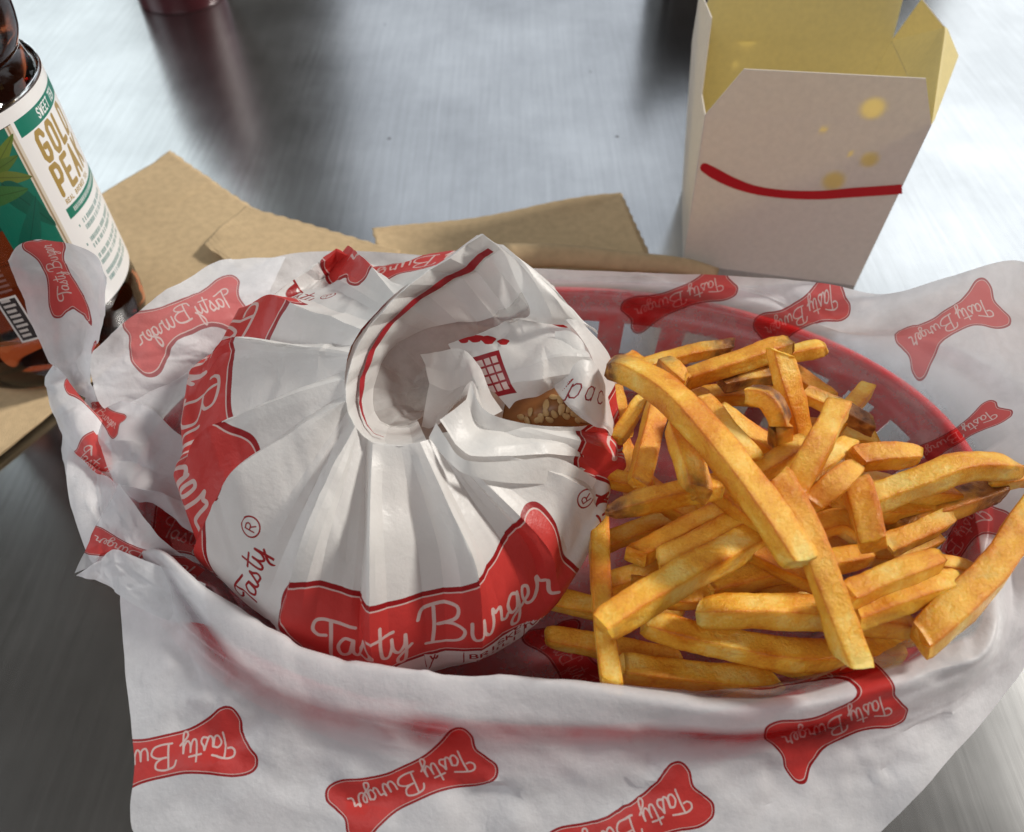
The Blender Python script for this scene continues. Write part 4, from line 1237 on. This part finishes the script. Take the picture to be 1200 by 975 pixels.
def card(name, quad, grease=(), n=30, bend=0.0, flip=False):
    """a panel of board: outer white face and yellow inner face, 0.5 mm apart. quad: 4 corners (bottom left, bottom right, top right, top left) or more, as a fan"""
    q = [np.asarray(p, float) - B0 for p in quad]
    c = np.mean(q, 0)
    nn = np.cross(q[1] - q[0], q[-1] - q[0]); nn /= np.linalg.norm(nn)
    bm = bmesh.new()
    f = bm.faces.new([bm.verts.new(p) for p in q])
    if len(q) == 4:
        bmesh.ops.subdivide_edges(bm, edges=bm.edges[:], cuts=n, use_grid_fill=True)
    else:
        bmesh.ops.triangulate(bm, faces=bm.faces[:])
        bmesh.ops.subdivide_edges(bm, edges=bm.edges[:], cuts=14, use_grid_fill=True)
    outw = nn if nn @ (c - np.array([0, 0, c[2]])) > 0 else -nn
    if flip: outw = -outw
    e1 = q[1] - q[0]; l1_ = np.linalg.norm(e1); e1 = e1 / l1_
    V = [np.array(v.co) for v in bm.verts]; bm.verts.index_update()
    V = [v + outw * bend * (1 - (2 * ((v - q[0]) @ e1) / l1_ - 1) ** 2) for v in V]
    F = [tuple(v.index for v in f.verts) for f in bm.faces]
    if F and np.cross(V[F[0][1]] - V[F[0][0]], V[F[0][2]] - V[F[0][0]]) @ outw < 0: F = [f[::-1] for f in F]
    bm.free()
    me = mesh(name, V, F)
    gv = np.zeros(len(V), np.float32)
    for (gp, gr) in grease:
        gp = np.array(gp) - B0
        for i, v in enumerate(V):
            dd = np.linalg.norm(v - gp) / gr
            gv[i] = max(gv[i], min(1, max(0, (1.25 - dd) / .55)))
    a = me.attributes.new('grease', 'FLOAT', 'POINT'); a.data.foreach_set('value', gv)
    me.materials.append(C_OUT); me.materials.append(C_IN)
    o = link(name, me, None, bx, smooth=False)
    m = solid(o, .0005, -1).modifiers[0]
    m.material_offset = 1
    return o


def on_plane(px, py, a, b, c):
    n = np.cross(b - a, c - a); d = ray(px, py); o = np.array([0, 0, CH])
    return o + d * (((a - o) @ n) / (d @ n))


fr = lambda px, py: on_plane(px, py, fbl, fbr, ftl)
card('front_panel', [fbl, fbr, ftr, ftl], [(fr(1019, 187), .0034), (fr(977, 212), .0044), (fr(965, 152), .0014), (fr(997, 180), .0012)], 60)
flap = [ftl, ftr, fr(1085, 92), fr(872, 81)]
ff = lambda px, py: on_plane(px, py, *flap[:3])
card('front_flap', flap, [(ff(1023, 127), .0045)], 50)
card('left_panel', [rbl, fbl, ftl, rtl], (), 10)
card('right_panel', [fbr, rbr, rtr, ftr], (), 10)
rr = lambda px, py: on_plane(px, py, rtl, rtr, rbl)
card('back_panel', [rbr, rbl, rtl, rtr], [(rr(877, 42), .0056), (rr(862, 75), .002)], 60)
bt = [rtl, rtr, np.array([.172, .376, .135]), np.array([.098, .376, .135])]
card('back_flap', [bt[1], bt[0], bt[3], bt[2]], (), 10)
card('right_flap', [ftr, rtr, at(1081, -2, .105), at(1108, 32, .098), at(1122, 66, .088)], (), 10, 0, True)
card('left_flap', [rtl, ftl * .75 + rtl * .25, np.array([.0815, .335, .104]), np.array([.081, .362, .104])], (), 10)
card('bottom', [fbl, rbl, rbr, fbr], (), 4)
# the red printed swoosh across the front
sw = [(826, 196, 11), (838, 203, 13), (858, 213, 12), (885, 222, 10), (920, 227, 9.5), (960, 228, 10), (1000, 225, 11), (1030, 223, 11), (1057, 221, 11)]
S_ = crspline(sw, 50)
tg = np.gradient(S_[:, :2], axis=0); tg /= np.linalg.norm(tg, axis=1, keepdims=True); nn = np.stack([-tg[:, 1], tg[:, 0]], 1)
top_, bot_ = S_[:, :2] - nn * S_[:, 2:] / 2, S_[:, :2] + nn * S_[:, 2:] / 2
cap_ = [S_[0, :2] + 5.5 * np.array([math.cos(a), math.sin(a)]) for a in np.linspace(R(120), R(290), 7)]
no_ = np.cross(fbr - fbl, ftl - fbl); no_ /= np.linalg.norm(no_); no_ = no_ if no_[1] < 0 else -no_
V = [fr(*p) + no_ * .0004 - B0 for p in list(top_) + list(bot_)]
F = [(i, i + 1, 50 + i + 1, 50 + i) for i in range(49)]
i0 = len(V); V += [fr(*p) + no_ * .0004 - B0 for p in cap_]; F.append(tuple([50] + list(range(i0, i0 + 7)) + [0]))
link('printed_swoosh', mesh('printed_swoosh', V, F), simple_mat('carton_red', (0.50, 0.006, 0.012), .5, noise_amt=.04, bump=0), bx, smooth=False)
tag(bx, 'open white takeout carton with yellow inside, red printed swoosh and grease spots', 'carton')

# ================================================================== tea bottle
BX, BY, BR = -.200, .255, .040


def lathe(name, prof, mat, parent, n=72, seg=64):
    P = crspline(prof, n)
    V = [(max(r, 1e-5) * math.cos(2 * math.pi * k / seg), max(r, 1e-5) * math.sin(2 * math.pi * k / seg), z) for r, z in P for k in range(seg)]
    return link(name, mesh(name, V, grid_faces(n, seg, True)), mat, parent)


def tea_mat():
    m, nt, out = new_mat('bottled_tea')
    b = N(nt, 'BsdfPrincipled')
    b.inputs['Transmission Weight'].default_value = 1
    b.inputs['Roughness'].default_value = .03
    b.inputs['IOR'].default_value = 1.36
    b.inputs['Base Color'].default_value = (1, .96, .9, 1)
    v = N(nt, 'VolumeAbsorption'); v.inputs[0].default_value = (0.64, 0.32, 0.09, 1); v.inputs[1].default_value = 64
    no = N(nt, 'TexNoise', i_Scale=25.0, i_Detail=2.0)
    tc = N(nt, 'TexCoord'); L(nt, tc.outputs['Object'], no.inputs[0])
    bp = N(nt, 'Bump', i_Strength=.12, i_Distance=.002); L(nt, no.outputs[0], bp.inputs['Height']); L(nt, bp.outputs[0], b.inputs['Normal'])
    L(nt, b.outputs[0], out.inputs[0]); L(nt, v.outputs[0], out.inputs[1])
    return m


bt_ = empty('tea_bottle', (BX, BY, .0052))
zb = .0052
lathe('bottle_body', [(.0, .003), (.012, .002), (.024, .0015), (.033, 0), (.0385, .003), (.0402, .009), (.0402, .018), (.0394, .025), (.0396, .030), (.040, .034), (.040, .105), (.0398, .109), (.0375, .113), (.0368, .118),
                      (.0392, .124), (.0400, .133), (.0385, .146), (.033, .160), (.025, .172), (.0175, .182), (.0150, .188), (.0148, .196), (.001, .197)], tea_mat(), bt_, 130)
lathe('cap', [(.0, .214), (.0155, .2135), (.0172, .211), (.0172, .199), (.0160, .198), (.001, .1975)], simple_mat('cap_white', (.75, .75, .72), .4, bump=0), bt_, 30, 48)
LA = Art(1536, 1024)      # label: -80..75 degrees, z 30..116 mm


def lx(deg): return (deg + 80) / 155 * 1536


def lz(mm): return (mm - 30) / 86 * 1024


WHITE, GREEN, GOLD, TXT = (.80, .80, .80), (.0, .17, .115), (.36, .24, .06), (.05, .20, .19)
rect = lambda a, b, c, d: [(lx(a), lz(c)), (lx(b), lz(c)), (lx(b), lz(d)), (lx(a), lz(d))]
LA.fill(rect(-80, 75, 110.7, 115.2), WHITE)
LA.fill(rect(-23, 75, 32.8, 111), WHITE)
LA.fill(rect(-21, 75, 104.9, 110.6), GREEN)
caps(LA, 'SWEET TEA', lx(-5.5), lz(106.2), lz(33.6) - lz(30.4), 7, WHITE, .40)
for r_ in range(3): pass


def big(txt, x0, z0, z1, cw):
    h = lz(z1) - lz(z0)
    caps(LA, txt, lx(x0), lz(z0), h, 26, GOLD, cw)


big('GOLD', -13.5, 93.3, 103.2, .40)
big('PEAK', -14.0, 80.2, 90.6, .40)
caps(LA, 'REAL BREWED TEA', lx(-14.5), lz(76.4), lz(31.6) - lz(30), 5, GOLD, .55)
LA.fill(rect(-17, 75, 71.0, 75.2), GREEN)
rsl = random.Random(4)
x = -12
while x < 24:
    w_ = rsl.uniform(.6, 1.1); LA.fill(rect(x, x + w_, 72.2, 74.0), (.55, .6, .58)); x += w_ + .45
for row, (zz, xs) in enumerate(((66, -10), (63, -10), (58, -11), (55, -11), (50, -11), (47, -11), (42, -11), (39, -11))):
    if row % 2 == 0: LA.fill(rect(xs - 4, xs - 3.2, zz, zz + 1.0), TXT)
    x = xs
    while x < 20:
        w_ = rsl.uniform(.5, 1.2)
        LA.fill(rect(x, x + w_, zz, zz + 1.9), TXT, .8); x += w_ + (.3 if rsl.random() > .2 else 1.2)
LA.fill(rect(-26.5, -23, 32.8, 110.5), (.62, .56, .46))
LA.fill(rect(-25.6, -24.6, 32.8, 110.5), (.30, .22, .12))
LA.fill(rect(-50, -26.5, 58, 110.5), (.0, .13, .085))
LA.fill(rect(-60, -50, 80, 110.5), (.0, .05, .035))
for cx_, cz_, l_, a_, c_ in ((-32, 104, 90, .5, (.10, .15, .015)), (-38, 100, 110, .1, (.06, .12, .015)), (-33, 95, 80, -.4, (.10, .14, .02)), (-42, 104, 110, .8, (.04, .10, .015)), (-33, 84, 150, -1.1, (.0, .08, .05)), (-38, 76, 150, .9, (.0, .09, .06)), (-45, 92, 150, -.2, (.03, .12, .03))):
    t_ = np.linspace(0, 2 * math.pi, 40)
    lx_, ly_ = np.cos(t_) * l_, np.sin(t_) * l_ * .30 * (1 - .5 * np.cos(t_))
    LA.fill(np.stack([lx(cx_) + lx_ * math.cos(a_) - ly_ * math.sin(a_), lz(cz_) + lx_ * math.sin(a_) + ly_ * math.cos(a_)], 1), c_)
    LA.stroke([(lx(cx_) - l_ * math.cos(a_), lz(cz_) - l_ * math.sin(a_)), (lx(cx_) + l_ * math.cos(a_), lz(cz_) + l_ * math.sin(a_))], 4, tuple(v * .6 for v in c_))
LA.fill(rect(-70, -60, 33.5, 55), (.75, .72, .70)); LA.fill(rect(-69, -61, 34.5, 54), (.02, .01, .01))
for zz in np.arange(36, 53, 2.4):
    LA.fill(rect(-68, -62 - rsl.uniform(0, 2), zz, zz + 1.3), (.62, .56, .53))
for zz in np.arange(57, 66, 2.2): LA.fill(rect(-72, -60, zz, zz + 1.0), (.26, .12, .10))
LIMG = LA.image('label_art')
m, nt, out = new_mat('bottle_label')
uv = N(nt, 'UVMap'); uv.uv_map = 'print'
tx = N(nt, 'TexImage'); tx.image = LIMG; tx.extension = 'CLIP'; L(nt, uv.outputs[0], tx.inputs[0])
b = N(nt, 'BsdfPrincipled'); b.inputs['Roughness'].default_value = .32
no = N(nt, 'TexNoise', i_Scale=60.0); bp = N(nt, 'Bump', i_Strength=.1, i_Distance=.0005); L(nt, no.outputs[0], bp.inputs['Height']); L(nt, bp.outputs[0], b.inputs['Normal'])
L(nt, tx.outputs[0], b.inputs['Base Color'])
tp = N(nt, 'BsdfTransparent'); ms = N(nt, 'MixShader')
L(nt, tx.outputs[1], ms.inputs[0]); L(nt, tp.outputs[0], ms.inputs[1]); L(nt, b.outputs[0], ms.inputs[2]); L(nt, ms.outputs[0], out.inputs[0])
nL, V, UVs = 80, [], []
for zi in range(2):
    for k in range(nL + 1):
        dg = -80 + 155 * k / nL; z = (.030 if zi == 0 else .116) - zb
        V.append((.0404 * math.cos(R(dg)), .0404 * math.sin(R(dg)), z)); UVs.append((k / nL, zi))
me = mesh('label', V, grid_faces(2, nL + 1))
ul = me.uv_layers.new(name='print')
for l in me.loops: ul.data[l.index].uv = UVs[l.vertex_index]
link('label', me, m, bt_)
tag(bt_, 'plastic bottle of dark brown sweet tea with white and green label', 'bottle')

# ================================================================== dark things at the far side of the table
DR = simple_mat('dark_red_plastic', (0.06, 0.006, 0.010), .35, noise_amt=.1, bump=0)
p = at(208, 4, 0)
rb = empty('sauce_bottle', (p[0], p[1] + .012, 0))
lathe('bottle_body', [(.0, .001), (.022, 0), (.029, .002), (.031, .008), (.031, .09), (.029, .115), (.02, .135), (.013, .142), (.001, .143)], DR, rb, 60, 48)
lathe('nozzle', [(.0135, .141), (.013, .150), (.006, .158), (.003, .178), (.001, .179)], simple_mat('nozzle_red', (.3, .01, .015), .4, bump=0), rb, 30, 32)
tag(rb, 'dark red squeeze bottle standing at the far left edge of the table', 'sauce bottle')
p = at(850, -22, 0)
nb = empty('napkin_holder', (p[0], p[1] + .02, 0), R(8))
DK = simple_mat('dark_brown_plastic', (0.03, 0.022, 0.020), .4, noise_amt=.1, bump=0)
for nm, sz, off in (('base', (.11, .05, .006), (0, 0, .003)), ('side_plate', (.004, .046, .11), (-.05, 0, .061)), ('side_plate', (.004, .046, .11), (.05, 0, .061))):
    bm = bmesh.new(); bmesh.ops.create_cube(bm, size=1); bmesh.ops.scale(bm, vec=sz, verts=bm.verts); bmesh.ops.translate(bm, vec=off, verts=bm.verts)
    me = bpy.data.meshes.new(nm); bm.to_mesh(me); bm.free()
    bevel(link(nm, me, DK, nb, smooth=False), .0015)
bm = bmesh.new(); bmesh.ops.create_cube(bm, size=1); bmesh.ops.scale(bm, vec=(.092, .04, .09), verts=bm.verts); bmesh.ops.translate(bm, vec=(0, 0, .0515), verts=bm.verts)
me = bpy.data.meshes.new('block'); bm.to_mesh(me); bm.free(); bevel(link('front_plate', me, DK, nb, smooth=False), .004)
tag(nb, 'dark brown box standing behind the white carton at the far edge', 'napkin holder')
